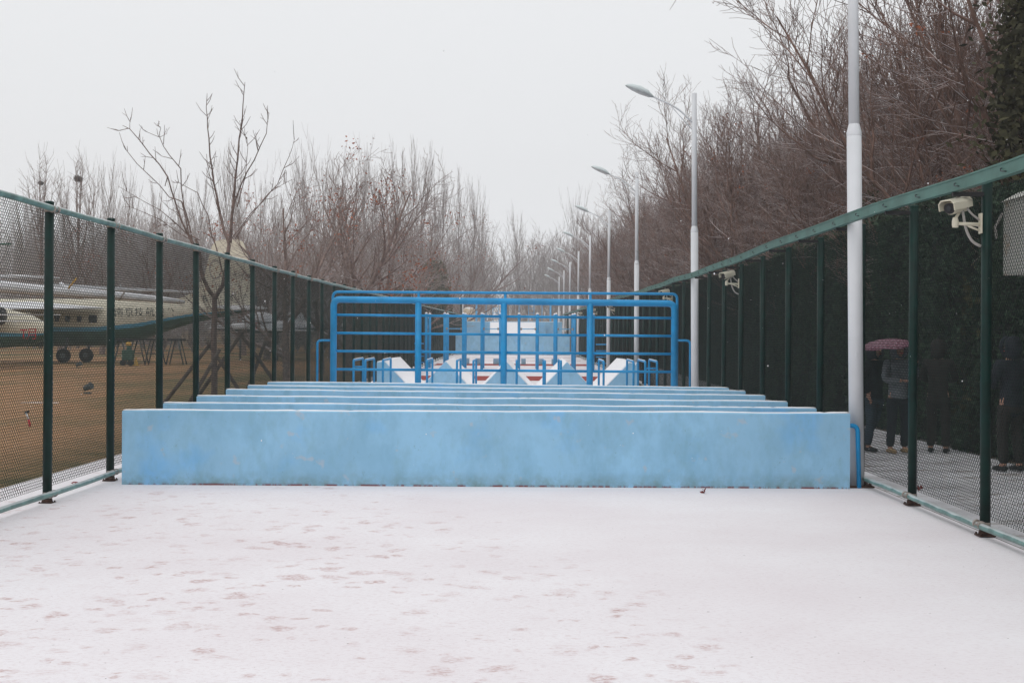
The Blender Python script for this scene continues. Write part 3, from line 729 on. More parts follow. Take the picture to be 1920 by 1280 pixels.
# ------------------------------------------------------------------ trees
def rv(rg): 
    while True:
        v = np.array([rg.uniform(-1,1), rg.uniform(-1,1), rg.uniform(-1,1)]); n = np.linalg.norm(v)
        if .1 < n < 1: return v/n
def gen_tree(seed, H=9.5, trunk=1.6, limbs=7, lean=.55, dens=(9,7,4), lens=(.62,.30,.13,.05), rad=.12, up=.12, twig=.0045, lowstart=.35, leaves=0):
    rg = random.Random(seed); segs = []; tips = []
    def branch(p, d, L, r0, lev):
        n = (7, 6, 4, 3, 2)[lev]; pts = [p]; cur = p.copy(); dd = d.copy(); rr = [r0]
        r1 = max(twig*.75, r0*(.22 if lev < 3 else .5))
        for i in range(n):
            dd = dd + rv(rg)*(.14, .20, .28, .34, .34)[lev]; dd[2] += up*(.6, 1, .8, .6, .3)[lev]; dd /= np.linalg.norm(dd)
            cur = cur + dd*L/n; pts.append(cur.copy()); rr.append(r0 + (r1-r0)*(i+1)/n)
            segs.append((*pts[-2], *pts[-1], rr[-2], rr[-1]))
        if lev >= len(dens): tips.append(pts[-1]); return
        k = dens[lev]
        for j in range(k):
            t = lowstart*(1 if lev else .6) + (1-lowstart*(1 if lev else .6))*(j+rg.random())/k; i = min(int(t*n), n-1); f = t*n-i
            q_ = pts[i]*(1-f) + pts[i+1]*f; ax = pts[i+1]-pts[i]; ax /= np.linalg.norm(ax)
            s = rv(rg); s -= ax*np.dot(s, ax); s /= max(np.linalg.norm(s), 1e-6); ang = rg.uniform(.38, .92)
            nd = ax*math.cos(ang) + s*math.sin(ang)
            LL = H*lens[lev+1]*rg.uniform(.6, 1.25)*(1.15-.5*t); rc = max(twig, min(r0*.55, (rr[i])*.62))
            branch(q_, nd, LL, rc, lev+1)
    p = np.zeros(3); tp = [p.copy()]; d = np.array([rg.uniform(-.08,.08), rg.uniform(-.08,.08), 1.])
    for i in range(4):
        d = d + rv(rg)*.06; d /= np.linalg.norm(d); p = p + d*trunk/4; tp.append(p.copy())
        segs.append((*tp[-2], *tp[-1], rad*(1.25-.06*i if i else 1.5), rad*(1.19-.06*i)))
    for i in range(limbs):
        az = 2*math.pi*(i + rg.uniform(-.3,.3))/limbs; el = lean*rg.uniform(.35, 1.25); 
        if i == 0: el *= .2
        d = np.array([math.cos(az)*math.sin(el), math.sin(az)*math.sin(el), math.cos(el)])
        st = tp[-1] if i < 3 else tp[rg.choice([2,3,4])]
        branch(st.copy(), d, H*lens[0]*rg.uniform(.8,1.15), rad*rg.uniform(.5,.8), 0)
    return segs, tips
def leafcards(tips, rg, n, size, spread=.15, droop=0):
    V = []; Fq = []
    for i in range(n):
        t = tips[rg.randrange(len(tips))]; p = np.array(t) + np.array([rg.gauss(0,spread), rg.gauss(0,spread), rg.gauss(0,spread)])
        a = rv(rg); b_ = np.cross(a, rv(rg)); b_ /= max(np.linalg.norm(b_), 1e-6); s = size*rg.uniform(.6,1.4)
        o = len(V); V += [p-a*s, p+b_*s*.5, p+a*s*.9, p-b_*s*.45]; Fq.append((o, o+1, o+2, o+3))
    return V, Fq
def tree_obj(kind, segs, bark, label, group, leaf=None, leafmat='leaf', thick=.02):
    S = np.array(segs); big = S[:, 6] > thick
    r = thing(kind, (0,0,0), label, 'tree', group)
    V, Fq = seg_mesh(S[big], 7); raw('trunk', V, Fq, bark, r, True)
    V, Fq = seg_mesh(S[~big], 3); raw('crown', V, Fq, bark, r)
    if leaf: raw('dead_leaves', leaf[0], leaf[1], leafmat, r)
    return r
def place(o, x, y, rz=0, s=1, z=None, label=None):
    o.location = (x, y, gz(y) if z is None else z); o.rotation_euler = (0, 0, rz); o.scale = (s, s, s)
    if label: o['label'] = label
    return o

# right-hand trees: dense bare crowns leaning over the fence
protoR = []
for k in range(5):
    segs, tips = gen_tree(100+k, H=9.6, trunk=1.3, limbs=9, lean=.78, dens=(12,9,6), lens=(.66,.30,.135,.058), rad=.125, up=.14, twig=.0048, lowstart=.15)
    segs = [q for q in segs if not (q[6] <= .02 and min(q[2], q[5]) < 3.0 and math.hypot(q[0], q[1]) > 1.3)]; tips = [t for t in tips if t[2] > 3.2]
    rg = random.Random(k); lf_ = leafcards(random.Random(k+9).sample(tips, 16), rg, 130, .040, .07)
    protoR.append(tree_obj('bare_tree', segs, 'bark_r', 'x', 'bare brown trees behind the right fence', lf_))
rg = random.Random(5); used = set(); rows = []
for i in range(25): rows.append((rg.uniform(8.9, 9.9) + (1.3 if i < 5 else 0), 16.5 + i*4.9 + rg.uniform(-.8,.8), rg.uniform(1.05,1.25), 0))
for i in range(16): rows.append((rg.uniform(12,13.5), 18 + i*7.2 + rg.uniform(-1,1), rg.uniform(1.2,1.4), 1))
for i in range(11): rows.append((rg.uniform(17,19), 22 + i*9 + rg.uniform(-1,1), rg.uniform(1.3,1.5), 2))
oc = [0,0,0,0]
ORD = 'nearest second third fourth fifth sixth seventh eighth ninth tenth eleventh twelfth thirteenth fourteenth fifteenth sixteenth seventeenth eighteenth nineteenth twentieth twenty-first twenty-second twenty-third twenty-fourth twenty-fifth twenty-sixth twenty-seventh twenty-eighth twenty-ninth thirtieth'.split()
rows += [(rg.uniform(8.6,9.4), 13.5+i*5.3+rg.uniform(-1,1), rg.uniform(.58,.70), 3) for i in range(19)]
rown = ['tall front row behind the hedge', 'second row behind the hedge', 'back row behind the right fence', 'low growth right above the hedge']
for j, (x, y, s, rw) in enumerate(rows):
    k = j % 5
    if k not in used: o = protoR[k]; used.add(k)
    else: o = copy_tree(protoR[k])
    oc[rw] += 1; n_ = oc[rw]
    lb = 'tangled bare brown tree in the %s, %s from the camera' % (rown[rw], ORD[n_-1])
    place(o, x, y, rg.uniform(0, 6.28), s, label=lb)

# hedge behind the path: dark, one clipped length per object
def leaf_cloud(rg, n, fn, size):
    V = np.zeros((n*4, 3)); 
    for i in range(n):
        p = np.array(fn(rg)); a = rv(rg); b_ = np.cross(a, rv(rg)); b_ /= max(np.linalg.norm(b_), 1e-6); s = size*rg.uniform(.5,1.5)
        V[i*4:i*4+4] = [p-a*s, p+b_*s*.5, p+a*s, p-b_*s*.5]
    return V, np.arange(n*4).reshape(-1, 4)
rg = random.Random(11)
def hf(rg):
    y = rg.uniform(0, 6); z = rg.uniform(.02, 3.9); bulge = .22*math.sin(y*1.9)*math.sin(z*1.3+1) + .12*math.sin(y*5+z*3)
    if rg.random() < .2: return (rg.uniform(.2,1.5), y, 3.8 + .15*math.sin(y*2.2) + rg.uniform(-.1,.12))
    return (.15 - bulge*.6 + abs(rg.gauss(0, .12)), y, z)
h0 = thing('evergreen_hedge', (0,0,0), 'x', 'hedge', 'dark evergreen hedge lengths behind the path')
V, Fq = leaf_cloud(rg, 21000, hf, .040); raw('foliage', V, Fq, 'ever', h0)
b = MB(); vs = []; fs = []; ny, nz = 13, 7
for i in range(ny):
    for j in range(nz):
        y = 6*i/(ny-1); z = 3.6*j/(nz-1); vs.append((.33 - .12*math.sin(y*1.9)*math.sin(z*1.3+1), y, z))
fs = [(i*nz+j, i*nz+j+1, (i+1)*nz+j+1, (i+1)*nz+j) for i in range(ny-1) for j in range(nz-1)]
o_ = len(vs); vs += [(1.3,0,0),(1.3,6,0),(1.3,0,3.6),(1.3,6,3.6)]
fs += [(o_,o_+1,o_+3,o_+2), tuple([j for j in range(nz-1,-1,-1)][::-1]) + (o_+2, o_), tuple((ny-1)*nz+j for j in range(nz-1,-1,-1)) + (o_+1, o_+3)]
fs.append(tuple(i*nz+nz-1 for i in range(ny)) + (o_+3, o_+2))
b.add(vs, fs); b.build('opaque_core', 'hedge_core', h0)  # solid near-black core added to block light through the leaves
tag(h0, 'long dark evergreen hedge at the back of the path on the right', 'hedge'); del h0['group']; h0.location = (6.45, 3, 0)
fo = list(h0.children)
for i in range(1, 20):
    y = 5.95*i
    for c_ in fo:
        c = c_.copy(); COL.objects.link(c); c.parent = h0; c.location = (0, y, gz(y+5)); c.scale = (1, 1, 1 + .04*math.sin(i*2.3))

# cypresses behind the hedge
def cypress(seed, H, rad_, n, m_, size=.07, name='cypress'):
    rg = random.Random(seed); cl = []
    for i in range(int(n/45)):
        t = rg.random()**.8; az = rg.uniform(0, 6.28); rr = rad_*(1-t)**.6*(.55+.5*rg.random()); cl.append((rr*math.cos(az), rr*math.sin(az), H*(.04+.95*t), rg.uniform(.10,.24)))
    def fn(rg):
        c = cl[rg.randrange(len(cl))]; return (c[0]+rg.gauss(0,c[3]), c[1]+rg.gauss(0,c[3]), c[2]+rg.gauss(0,c[3]*1.8))
    V, Fq = leaf_cloud(rg, n, fn, size)
    r = thing(name, (0,0,0), 'x', 'tree', None); raw('crown', V, Fq, m_, r)
    s = [(0,0,0,0,0,H*.8,.10,.02)]
    for c in cl[::3]: s.append((0,0,max(.2,c[2]-.5),c[0],c[1],c[2],.02,.006))
    V, Fq = seg_mesh(s, 6); raw('trunk', V, Fq, 'bark_r', r); return r
c0 = cypress(1, 8.5, 1.5, 16000, 'cyp')
place(c0, 8.0, 19.2, 0, 1, label='tall olive cypress at the right edge, behind the hedge')
for x, y, s, lb in ((9.6, 23.5, .82, 'olive cypress among bare branches left of the right-edge cypress'), (7.8, 28.5, .55, 'short olive cypress showing right of the nearest lamp post'), (8.2, 34, .5, 'small olive cypress left of the nearest lamp post')):
    o = copy_tree(c0); place(o, x, y, y, s, label=lb)

# hero young tree on the left with props
Dh = 24.0
def hp(px, py, dy=0): return W(px, py, Dh) + Vector((0, dy, 0))
hs = []
def limb(pts, r0, r1, rg, twigs=0, tl=.35):
    n = len(pts); P = [hp(*p) for p in pts]
    for i in range(n-1):
        a = r0 + (r1-r0)*i/(n-1); c = r0 + (r1-r0)*(i+1)/(n-1); m_ = (P[i]+P[i+1])/2 + Vector((rg.uniform(-.02,.02), rg.uniform(-.03,.03), rg.uniform(-.01,.01)))
        a *= .82; c *= .82; hs.append((*P[i], *m_, a, (a+c)/2)); hs.append((*m_, *P[i+1], (a+c)/2, c))
    for k in range(twigs):
        t = rg.uniform(.25, 1)*(n-1); i = min(int(t), n-2); q_ = P[i].lerp(P[i+1], t-i); d = (P[i+1]-P[i]).normalized()
        s = Vector(rv(rg)); s -= d*s.dot(d); s.normalize(); nd = (d*.55 + s*.8 + Vector((0,0,.25))).normalized(); L = tl*rg.uniform(.4,1.2)
        e1 = q_ + nd*L*.5; nd2 = (nd + Vector((0,0,.5))).normalized(); e2 = e1 + nd2*L*.5
        hs.append((*q_, *e1, .0075, .006)); hs.append((*e1, *e2, .006, .0035))
        if rg.random() < .5: 
            e3 = e1 + (Vector(rv(rg))*.6+nd).normalized()*L*.35; hs.append((*e1, *e3, .005, .003))
rg = random.Random(21)
limb([(402,790),(401,700),(400,620),(401,556)], .078, .062, rg)
limb([(401,556),(386,535),(378,515),(374,480),(366,448)], .050, .032, rg)
limb([(401,560),(417,534),(425,495),(429,458)], .052, .045, rg)
limb([(378,515,.1),(362,470,.2),(349,444,.2),(323,386,.3),(305,327,.3),(268,282,.4),(230,235,.4),(216,228,.4)], .032, .007, rg, 12)
limb([(305,327,.3),(300,345,.3)], .012, .011, rg)
limb([(230,235,.4),(232,212,.4)], .008, .004, rg, 2)
limb([(374,480,-.1),(358,440,-.2),(345,380,-.2),(322,372,-.2),(285,330,-.3),(250,292,-.3),(240,278,-.3)], .020, .006, rg, 8)
limb([(366,448,.3),(340,435,.3),(320,415,.3),(290,390,.3),(255,372,.4),(205,343,.5)], .018, .005, rg, 7)
limb([(366,452,-.4),(345,440,-.4),(310,415,-.4),(262,394,-.5),(246,392,-.5)], .014, .005, rg, 5)
limb([(412,510,.2),(400,471,.3),(389,440,.3),(380,400,.4),(360,357,.4),(325,338,.4),(316,332,.4)], .019, .006, rg, 5)
limb([(378,510,-.3),(365,440,-.3),(352,390,-.3),(346,320,-.3),(325,295,-.3),(307,262,-.3),(279,250,-.3)], .022, .006, rg, 6)
limb([(307,262,-.3),(309,245,-.3),(305,235,-.3)], .008, .005, rg, 3, .2)
limb([(307,262,-.3),(320,255,-.3),(326,243,-.3)], .006, .004, rg)
limb([(429,458),(407,400,.2),(395,340,.2),(388,290,.2),(386,255,.2),(383,215,.2),(382,183,.2)], .034, .007, rg, 18)
limb([(407,400,.2),(400,360,.0),(394,325,-.1),(389,290,-.1)], .012, .006, rg, 3)
limb([(431,455),(438,390,-.1),(443,330,-.1),(450,260,-.1),(457,200,-.1),(461,156,-.1)], .038, .007, rg, 18)
limb([(438,395,-.1),(455,350,-.2),(482,305,-.3),(505,255,-.3),(510,217,-.3)], .022, .006, rg, 10)
limb([(440,385,.2),(452,330,.3),(456,290,.3),(456,252,.3)], .014, .005, rg, 6)
limb([(434,445,.3),(470,390,.4),(510,340,.5),(533,285,.5),(543,252,.5)], .016, .005, rg, 6)
limb([(436,458,-.4),(480,405,-.5),(520,365,-.6),(560,345,-.7)], .014, .005, rg, 6)
b0 = hp(402, 790); hb = Vector((hp(402,730).x, Dh, gz(Dh)))
hs.append((*hb, *hp(402,790), .095, .08)) if hb.z < hp(402,790).z else None
S = np.array(hs); S[:, :3] -= np.array(hb); S[:, 3:6] -= np.array(hb)
hero = tree_obj('young_tree', S, 'bark_h', 'young pruned bare tree with forked trunk and long upright limbs behind the left fence', None, thick=.024)
hero.location = hb
for p0, p1, dy, lb in (((272,800),(405,640),.7,'long slanting wooden prop leaning left of the young forked tree'), ((345,768),(404,655),-.6,'thicker wooden prop leaning on the forked trunk from the left'),
                   ((352,770),(470,618),1.2,'wooden prop slanting up to the right past the forked trunk'), ((545,760),(462,620),1.5,'wooden prop slanting up to the left behind the fence'),
                   ((440,790),(520,640),2.6,'wooden prop slanting up to the right, farther along the left fence'), ((398,640),(455,740),.9,'wooden prop slanting down right from the forked trunk')):
    a, c = W(*p0, Dh+dy), W(*p1, Dh+dy*1.0)
    if p0[1] < p1[1]: a, c = c, a
    d = (c-a).normalized(); t = (gz(Dh+dy)-a.z)/d.z if abs(d.z) > .01 else 0
    if a.z > gz(Dh+dy): a = a + d*t
    c = c + Vector((0, -dy*.5, 0))
    tag(MB().tube([a, (a+c)/2+Vector((.01,0,.01)), c], [.042,.038,.033], 8).build('tree_prop', 'stake'), lb, 'tree prop', 'wooden tree props behind the left fence')

# mid-distance trees on the left
protoM = []
for k in range(5):
    segs, tips = gen_tree(200+k, H=7.6, trunk=1.7, limbs=5, lean=1.0, dens=(7,5,4), lens=(.62,.34,.17,.07), rad=.135, up=.07, twig=.0065, lowstart=.2)
    rg = random.Random(k+40); bunch = random.Random(k).sample(tips, 7); L1 = leafcards(bunch, rg, 300, .055, .26)
    protoM.append(tree_obj('bare_tree', segs, 'bark_l', 'x', 'bare trees in the field beyond the left fence', L1, thick=.028))
mids = [(540, 44, .95, 0, 'slim bare tree between the young forked tree and the railing'), (600, 52, 1.02, 1, 'bare tree left of the big orange-leaved one'),
        (655, 50, 1.22, 2, 'spreading bare tree with orange leaves above the left end of the railing'), (712, 56, 1.18, 3, 'spreading bare tree with dead leaves, left of the round evergreens'),
        (765, 66, 1.18, 4, 'bare tree with dark withered leaves just left of the tallest round evergreen'), (622, 76, 1.25, 0, 'pale bare tree behind the spreading ones'),
        (500, 74, 1.20, 1, 'bare tree right of the tail fin tip'), (455, 84, 1.30, 3, 'bare tree behind the tail fin'), (300, 84, 1.25, 4, 'bare tree behind the aircraft letters'),
        (190, 84, 1.1, 2, 'bare tree seen behind the second fence post'), (110, 88, 1.0, 3, 'bare tree seen behind the first fence post'), (835, 104, 1.35, 2, 'bare tree behind the tallest round evergreen'),
        (880, 150, 2.0, 1, 'bushy pale bare tree right of the round evergreens')]
used = set()
for px, D, s, k, lb in mids:
    o = protoM[k] if k not in used else copy_tree(protoM[k]); used.add(k)
    place(o, X(px, D), D, px*.37, s, label=lb)

# poplars
def gen_poplar(seed, H=18.):
    rg = random.Random(seed); segs = []; n = 10; pts = [np.array([0.,0,0])]; T = H*.72
    for i in range(n):
        pts.append(pts[-1] + np.array([rg.uniform(-.10,.10), rg.uniform(-.10,.10), T/n])); segs.append((*pts[-2], *pts[-1], .17*(1-i/n)+.015, .17*(1-(i+1)/n)+.015))
    for j in range(46):
        t = .06 + .94*(j+rg.random())/46; i = min(int(t*n), n-1); p = pts[i] + (pts[i+1]-pts[i])*(t*n-i); az = rg.uniform(0,6.28); el = rg.uniform(.35,.85)*(1.1-.5*t)
        L = min(H*rg.uniform(.9,1.0)-p[2], rg.uniform(3.2,7.0)*(1.05-.3*t)); d = np.array([math.cos(az)*math.sin(el), math.sin(az)*math.sin(el), math.cos(el)]); q_ = p; r0 = .026
        if L < .8: continue
        for s_ in range(5):
            d = d + rv(rg)*.06; d[2] += .28; d /= np.linalg.norm(d); e_ = q_ + d*L/5; segs.append((*q_, *e_, r0*(1-s_*.16), r0*(1-(s_+1)*.16)))
            for u in range(2):
                dd = d + rv(rg)*.35; dd[2] += .35; dd /= np.linalg.norm(dd); m_ = e_ + dd*rg.uniform(.4,.9); dd[2] += .5; dd /= np.linalg.norm(dd); w_ = m_ + dd*rg.uniform(.3,.9)
                segs.append((*e_, *m_, .011, .009)); segs.append((*m_, *w_, .009, .005))
            q_ = e_
    return segs
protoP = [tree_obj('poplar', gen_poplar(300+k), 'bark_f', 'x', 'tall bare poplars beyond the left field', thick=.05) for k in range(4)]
pops = [(172,295),(200,275),(230,300),(290,335),(335,322),(378,300),(430,262),(455,270),(488,305),(520,330),(557,272),(583,262),(603,258),(634,258),(656,290),(684,258),(702,272),
        (744,246),(765,252),(781,262),(815,300),(833,292),(852,306),(886,330),(902,350),(968,372),(1078,340),(35,350),(62,325),(118,330)]
used = set(); rg = random.Random(77)
pops.sort()
for j, (px, ty) in enumerate(pops):
    D = 112 + rg.uniform(-8, 14) if px < 840 else (176 if 900 < px < 1050 else 150); k = j % 4; Ht = 1.65 + (633-ty)*D/F - gz(D)
    o = protoP[k] if k not in used else copy_tree(protoP[k]); used.add(k)
    w_ = {0:'far left'}.get(0)
    place(o, X(px, D), D, rg.uniform(0,6.28), Ht/18., label='tall slender bare poplar against the pale sky, number %d in the row' % (j+1))
seq = ['leftmost','second from the left','third from the left','fourth from the left','fifth from the left','sixth from the left','seventh from the left','eighth from the left','ninth from the left','tenth from the left']
allp = [o for o in bpy.data.objects if o.name.startswith('poplar') and o.type == 'EMPTY']
allp.sort(key=lambda o: o.location.x/o.location.y)
for j, o in enumerate(allp):
    o['label'] = 'tall slender bare poplar, %s from the left in the distant row' % (ORD[j] if j else 'first') if j < 20 else 'tall slender bare poplar, %s from the right in the distant row' % (ORD[len(allp)-1-j] if j < len(allp)-1 else 'first')

# nests
for px, py, s, lb in ((145,335,.42,'larger round twig nest high in a bare poplar'), (75,343,.26,'smaller round twig nest in the leftmost trees')):
    p = W(px, py, 108.); rg = random.Random(px); sg = []
    for i in range(420):
        a = rv(rg)*s*rg.uniform(.1,.9); a[2] *= .75; c = rv(rg)*s*rg.uniform(.3,.9); sg.append((*(a-c*.5), *(a+c*.5), .016, .010))
    V, Fq = seg_mesh(sg, 3); o = raw('bird_nest', V, Fq, 'nest'); o.location = p; tag(o, lb, 'nest', 'bird nests in the far trees')
    zb_ = gz(108.); top = p.z - zb_; sg = []; z1 = top*.68
    sg.append((0,0,0, .05,0,z1*.5, .16,.12)); sg.append((.05,0,z1*.5, 0,0,z1, .12,.09))
    for k in range(11):
        az = k*2.4; sp = rg.uniform(.3, .5) if k < 4 else rg.uniform(.8, 2.4); up_ = top + rg.uniform(.9, 2.0) - (0 if k < 4 else rg.uniform(.3, 2.5)); q_ = np.array([0, 0, z1 - (0 if k < 5 else rg.uniform(0, z1*.45))]); e_ = np.array([sp*math.cos(az), sp*math.sin(az), up_]); r0 = .055
        for u in range(8):
            f0, f1 = u/8, (u+1)/8; fb = lambda f: q_ + (e_-q_)*np.array([f**.7, f**.7, f]); a_, c_ = fb(f0), fb(f1) + rv(rg)*.05
            sg.append((*a_, *c_, r0*(1-f0*.75), r0*(1-f1*.75)))
            for v_ in range(3 if u > 1 else 0):
                d = rv(rg)*.7; d[2] = abs(d[2])+.4; L_ = rg.uniform(.4, 1.1); m_ = c_ + d*L_; sg.append((*c_, *m_, .016, .011)); d2 = d + rv(rg)*.5; d2[2] += .2; sg.append((*m_, *(m_+d2*L_*.6), .011, .007))
    tr = tree_obj('bare_tree', sg, 'bark_l', 'bare tree holding the %s twig nest' % ('larger' if s > .3 else 'smaller'), None, thick=.045); tr.location = (p.x, 108.05, zb_)

# far wood closing the view
rg = random.Random(91); big = []
vs = []
protos = []
for k in range(4):
    segs, tips = gen_tree(400+k, H=11, trunk=1.2, limbs=8, lean=.42, dens=(8,6), lens=(.72,.30,.13), rad=.13, up=.12, twig=.017, lowstart=.15)
    protos.append(np.array(segs))
allsegs = []
for i in range(115):
    px = rg.uniform(-60, 1290); D = rg.uniform(128, 190) if not 840 < px < 1075 else rg.uniform(164, 200)
    top = 385 if px < 400 else (375 if px < 800 else 420); top += 35*rg.random()
    if px > 1000: top = 430 + rg.uniform(-20, 20)
    s = (1.65 + (633-top)*D/F - gz(D))/11.2; P = protos[i % 4].copy(); a = rg.uniform(0,6.28); ca, sa = math.cos(a), math.sin(a)
    for o_ in (0, 3):
        x_, y_ = P[:, o_].copy(), P[:, o_+1].copy(); P[:, o_] = (x_*ca - y_*sa)*s; P[:, o_+1] = (x_*sa + y_*ca)*s; P[:, o_+2] *= s
    P[:, [0,3]] += X(px, D); P[:, [1,4]] += D; P[:, [2,5]] += gz(D); allsegs.append(P)
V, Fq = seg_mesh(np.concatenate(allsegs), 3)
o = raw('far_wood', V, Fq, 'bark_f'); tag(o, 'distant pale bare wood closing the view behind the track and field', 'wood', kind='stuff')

# undergrowth of twiggy shrubs in the field edge (thickens the base of the far trees)
segs, tips = gen_tree(500, H=4.2, trunk=.25, limbs=14, lean=.75, dens=(8,6), lens=(.75,.34,.16), rad=.05, up=.08, twig=.010, lowstart=.1)
shb = np.array(segs); allsegs = []
for j in range(44):
    px = -40 + j*27 + R.uniform(-12,12); D = R.uniform(88, 108)
    if px > 820: D = R.uniform(162, 176)
    P = shb.copy(); a = R.uniform(0,6.28); ca, sa = math.cos(a), math.sin(a); s = R.uniform(.9,1.35)
    for o_ in (0, 3):
        x_, y_ = P[:, o_].copy(), P[:, o_+1].copy(); P[:, o_] = (x_*ca - y_*sa)*s; P[:, o_+1] = (x_*sa + y_*ca)*s; P[:, o_+2] *= s
    P[:, [0,3]] += X(px, D); P[:, [1,4]] += D; P[:, [2,5]] += gz(D); allsegs.append(P)
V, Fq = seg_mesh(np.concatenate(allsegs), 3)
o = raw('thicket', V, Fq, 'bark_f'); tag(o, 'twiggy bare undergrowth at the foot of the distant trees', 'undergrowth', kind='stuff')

# round evergreens
def dome(seed, n, H, rad_, m_):
    rg = random.Random(seed); cl = [(rg.uniform(0,6.28), rg.random()**.7, rg.uniform(.8,1.05)) for _ in range(90)]
    def fn(rg):
        az, t, k = cl[rg.randrange(90)]; az += rg.gauss(0,.22); t = min(1, max(0, t + rg.gauss(0,.07))); rr = rad_*k*math.cos(t*1.45)**.7*rg.uniform(.82,1.0)
        return (rr*math.cos(az), rr*math.sin(az), H*math.sin(t*1.5)*k + rg.gauss(0,.05))
    V, Fq = leaf_cloud(rg, n, fn, .10)
    r = thing('evergreen_bush', (0,0,0), 'x', 'evergreen bush', 'round evergreens beyond the left fence'); raw('crown', V, Fq, m_, r)
    b = MB(); b.lathe([(rad_*.80*math.cos(t*1.45)**.7+.01, H*.86*math.sin(t*1.5)) for t in [k/8 for k in range(9)]], (0,0,0), 14).build('opaque_core', 'ever', r)  # solid core added inside the leaf shell, as in the hedge
    MB().tube([(0,0,-.05),(0,0,H*.3)], .12, 8).build('trunk', 'bark_r', r); return r
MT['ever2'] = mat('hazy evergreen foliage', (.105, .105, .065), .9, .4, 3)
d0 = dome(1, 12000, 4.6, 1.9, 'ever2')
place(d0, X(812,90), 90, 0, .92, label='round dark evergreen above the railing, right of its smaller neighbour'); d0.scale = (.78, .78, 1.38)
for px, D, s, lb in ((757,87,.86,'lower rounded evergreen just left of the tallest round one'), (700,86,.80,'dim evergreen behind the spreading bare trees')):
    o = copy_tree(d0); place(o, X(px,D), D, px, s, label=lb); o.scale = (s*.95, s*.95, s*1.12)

# ------------------------------------------------------------------ text helper
def text(body, p, h, m_, parent=None, name='lettering', ext=.004, xs=1.0):
    cu = bpy.data.curves.new(name, 'FONT'); cu.body = body; cu.size = 1; cu.align_x = 'CENTER'; cu.align_y = 'CENTER'; cu.extrude = .01
    ob = bpy.data.objects.new(name, cu); COL.objects.link(ob); bpy.context.view_layer.update()
    me = bpy.data.meshes.new_from_object(ob.evaluated_get(bpy.context.evaluated_depsgraph_get())); bpy.data.objects.remove(ob)
    k = h/.72
    for v in me.vertices: v.co = Vector((v.co.x*k*xs, -v.co.z*k*.5, v.co.y*k)) 
    me.materials.clear(); me.materials.append(MT[m_]); mo = bpy.data.objects.new(name, me); COL.objects.link(mo)
    o0 = Vector(parent['_o']) if parent is not None else Vector((0,0,0)); mo.location = Vector(p) - o0; mo.parent = parent
    if parent is None: mo['_o'] = (0.,0.,0.)
    return mo

# ------------------------------------------------------------------ aircraft beyond the left fence
def fuselage(st, D, n=20, wid=1.0, band=(.30, .42)):
    """st: (px, top y, bottom y); materials 0 upper, 1 stripe, 2 belly"""
    b = MB(); vs = []; rings = len(st)
    for px, ty, by in st:
        a, c = W(px, ty, D), W(px, by, D); cz = (a.z+c.z)/2; h = max(.02, (a.z-c.z)/2)
        for k in range(n):
            t = math.pi/2 - 2*math.pi*k/n; vs.append((a.x, D - h*wid*math.cos(t), cz + h*math.sin(t)))
    o = len(b.v); b.v += vs
    for i in range(rings-1):
        for k in range(n):
            zc = math.sin(math.pi/2 - 2*math.pi*(k+.5)/n); mi = 0 if zc > -.22 else (1 if zc > -.36 else 2)
            b.f.append((i*n+k, i*n+(k+1)%n, (i+1)*n+(k+1)%n, (i+1)*n+k)); b.m.append(mi); b.sm.append(True)
    b.f.append(tuple(range(n))); b.m.append(0); b.sm.append(False)
    b.f.append(tuple((rings-1)*n+k for k in range(n-1,-1,-1))); b.m.append(0); b.sm.append(False)
    return b
D = 66.
r = thing('airliner', (X(200,D), D, gz(D)), 'cream and green propeller airliner with blue stripe and tall tail fin beyond the left fence', 'aircraft')
fuselage([(-260,590,630),(-235,570,645),(-190,560,650),(60,560,650),(200,560,648),(270,561,636),(320,563,618),(360,564,606),(400,567,597),(440,571,590),(462,574,584)], D, 32).build('fuselage', ['cream','blue','green'], r)
fin = [(300,564),(340,558),(362,548),(384,515),(397,462),(404,452),(416,449),(446,449),(455,453),(461,466),(470,520),(478,572),(440,580),(380,575)]
P = [(W(a,c,D).x, W(a,c,D).z) for a, c in fin]
MB().prism(P, D-.09, D+.09).build('tail_fin', 'cream', r)
MB().prism([(W(a,c,D).x, W(a,c,D).z) for a, c in ((466,480),(470,520),(478,572),(484,572),(476,520),(469,480))], D-.05, D+.05).build('rudder', 'under', r)
rg_ = MB(); c = W(404,505,D); n = 28; vs = []
for k in range(n):
    t = 2*math.pi*k/n
    for rr in (1.0, .80): vs.append((c.x+.33*rr*math.cos(t), D-.098, c.z+.52*rr*math.sin(t)))
rg_.add(vs, [(2*k, 2*((k+1)%n), 2*((k+1)%n)+1, 2*k+1) for k in range(n)]).build('ring_emblem', 'clamp', r)
text('81', (W(437,557,D).x, D-.10, W(437,557,D).z), .32, 'ink', r, 'registration')
text('B', (W(384,561,D).x, D-.10, W(384,561,D).z), .32, 'ink', r, 'registration')
for ch_, px in zip('南京技航空公司', (221.5, 241, 259.5, 280, 299, 318, 338.5)):
    yy = 586; hgt = .34
    yd = D-1.235 + max(0, (px-270)*.011); q_ = W(px,yy,yd); text(ch_, (q_.x, yd, q_.z), hgt, 'ink', r, 'company_letters')
a, c = W(164,591,D-1.3), W(179,605,D-1.3); MB().box((a.x,D-1.30,c.z),(c.x,D-1.12,a.z),0,.03).build('window', 'dark', r)
for px in (142,120,100): 
    a, c = W(px,592,D-1.3), W(px+8,603,D-1.3); MB().box((a.x,D-1.30,c.z),(c.x,D-1.12,a.z),0,.03).build('window', 'dark', r)
a = W(72,566,D); c = W(205,577,D)
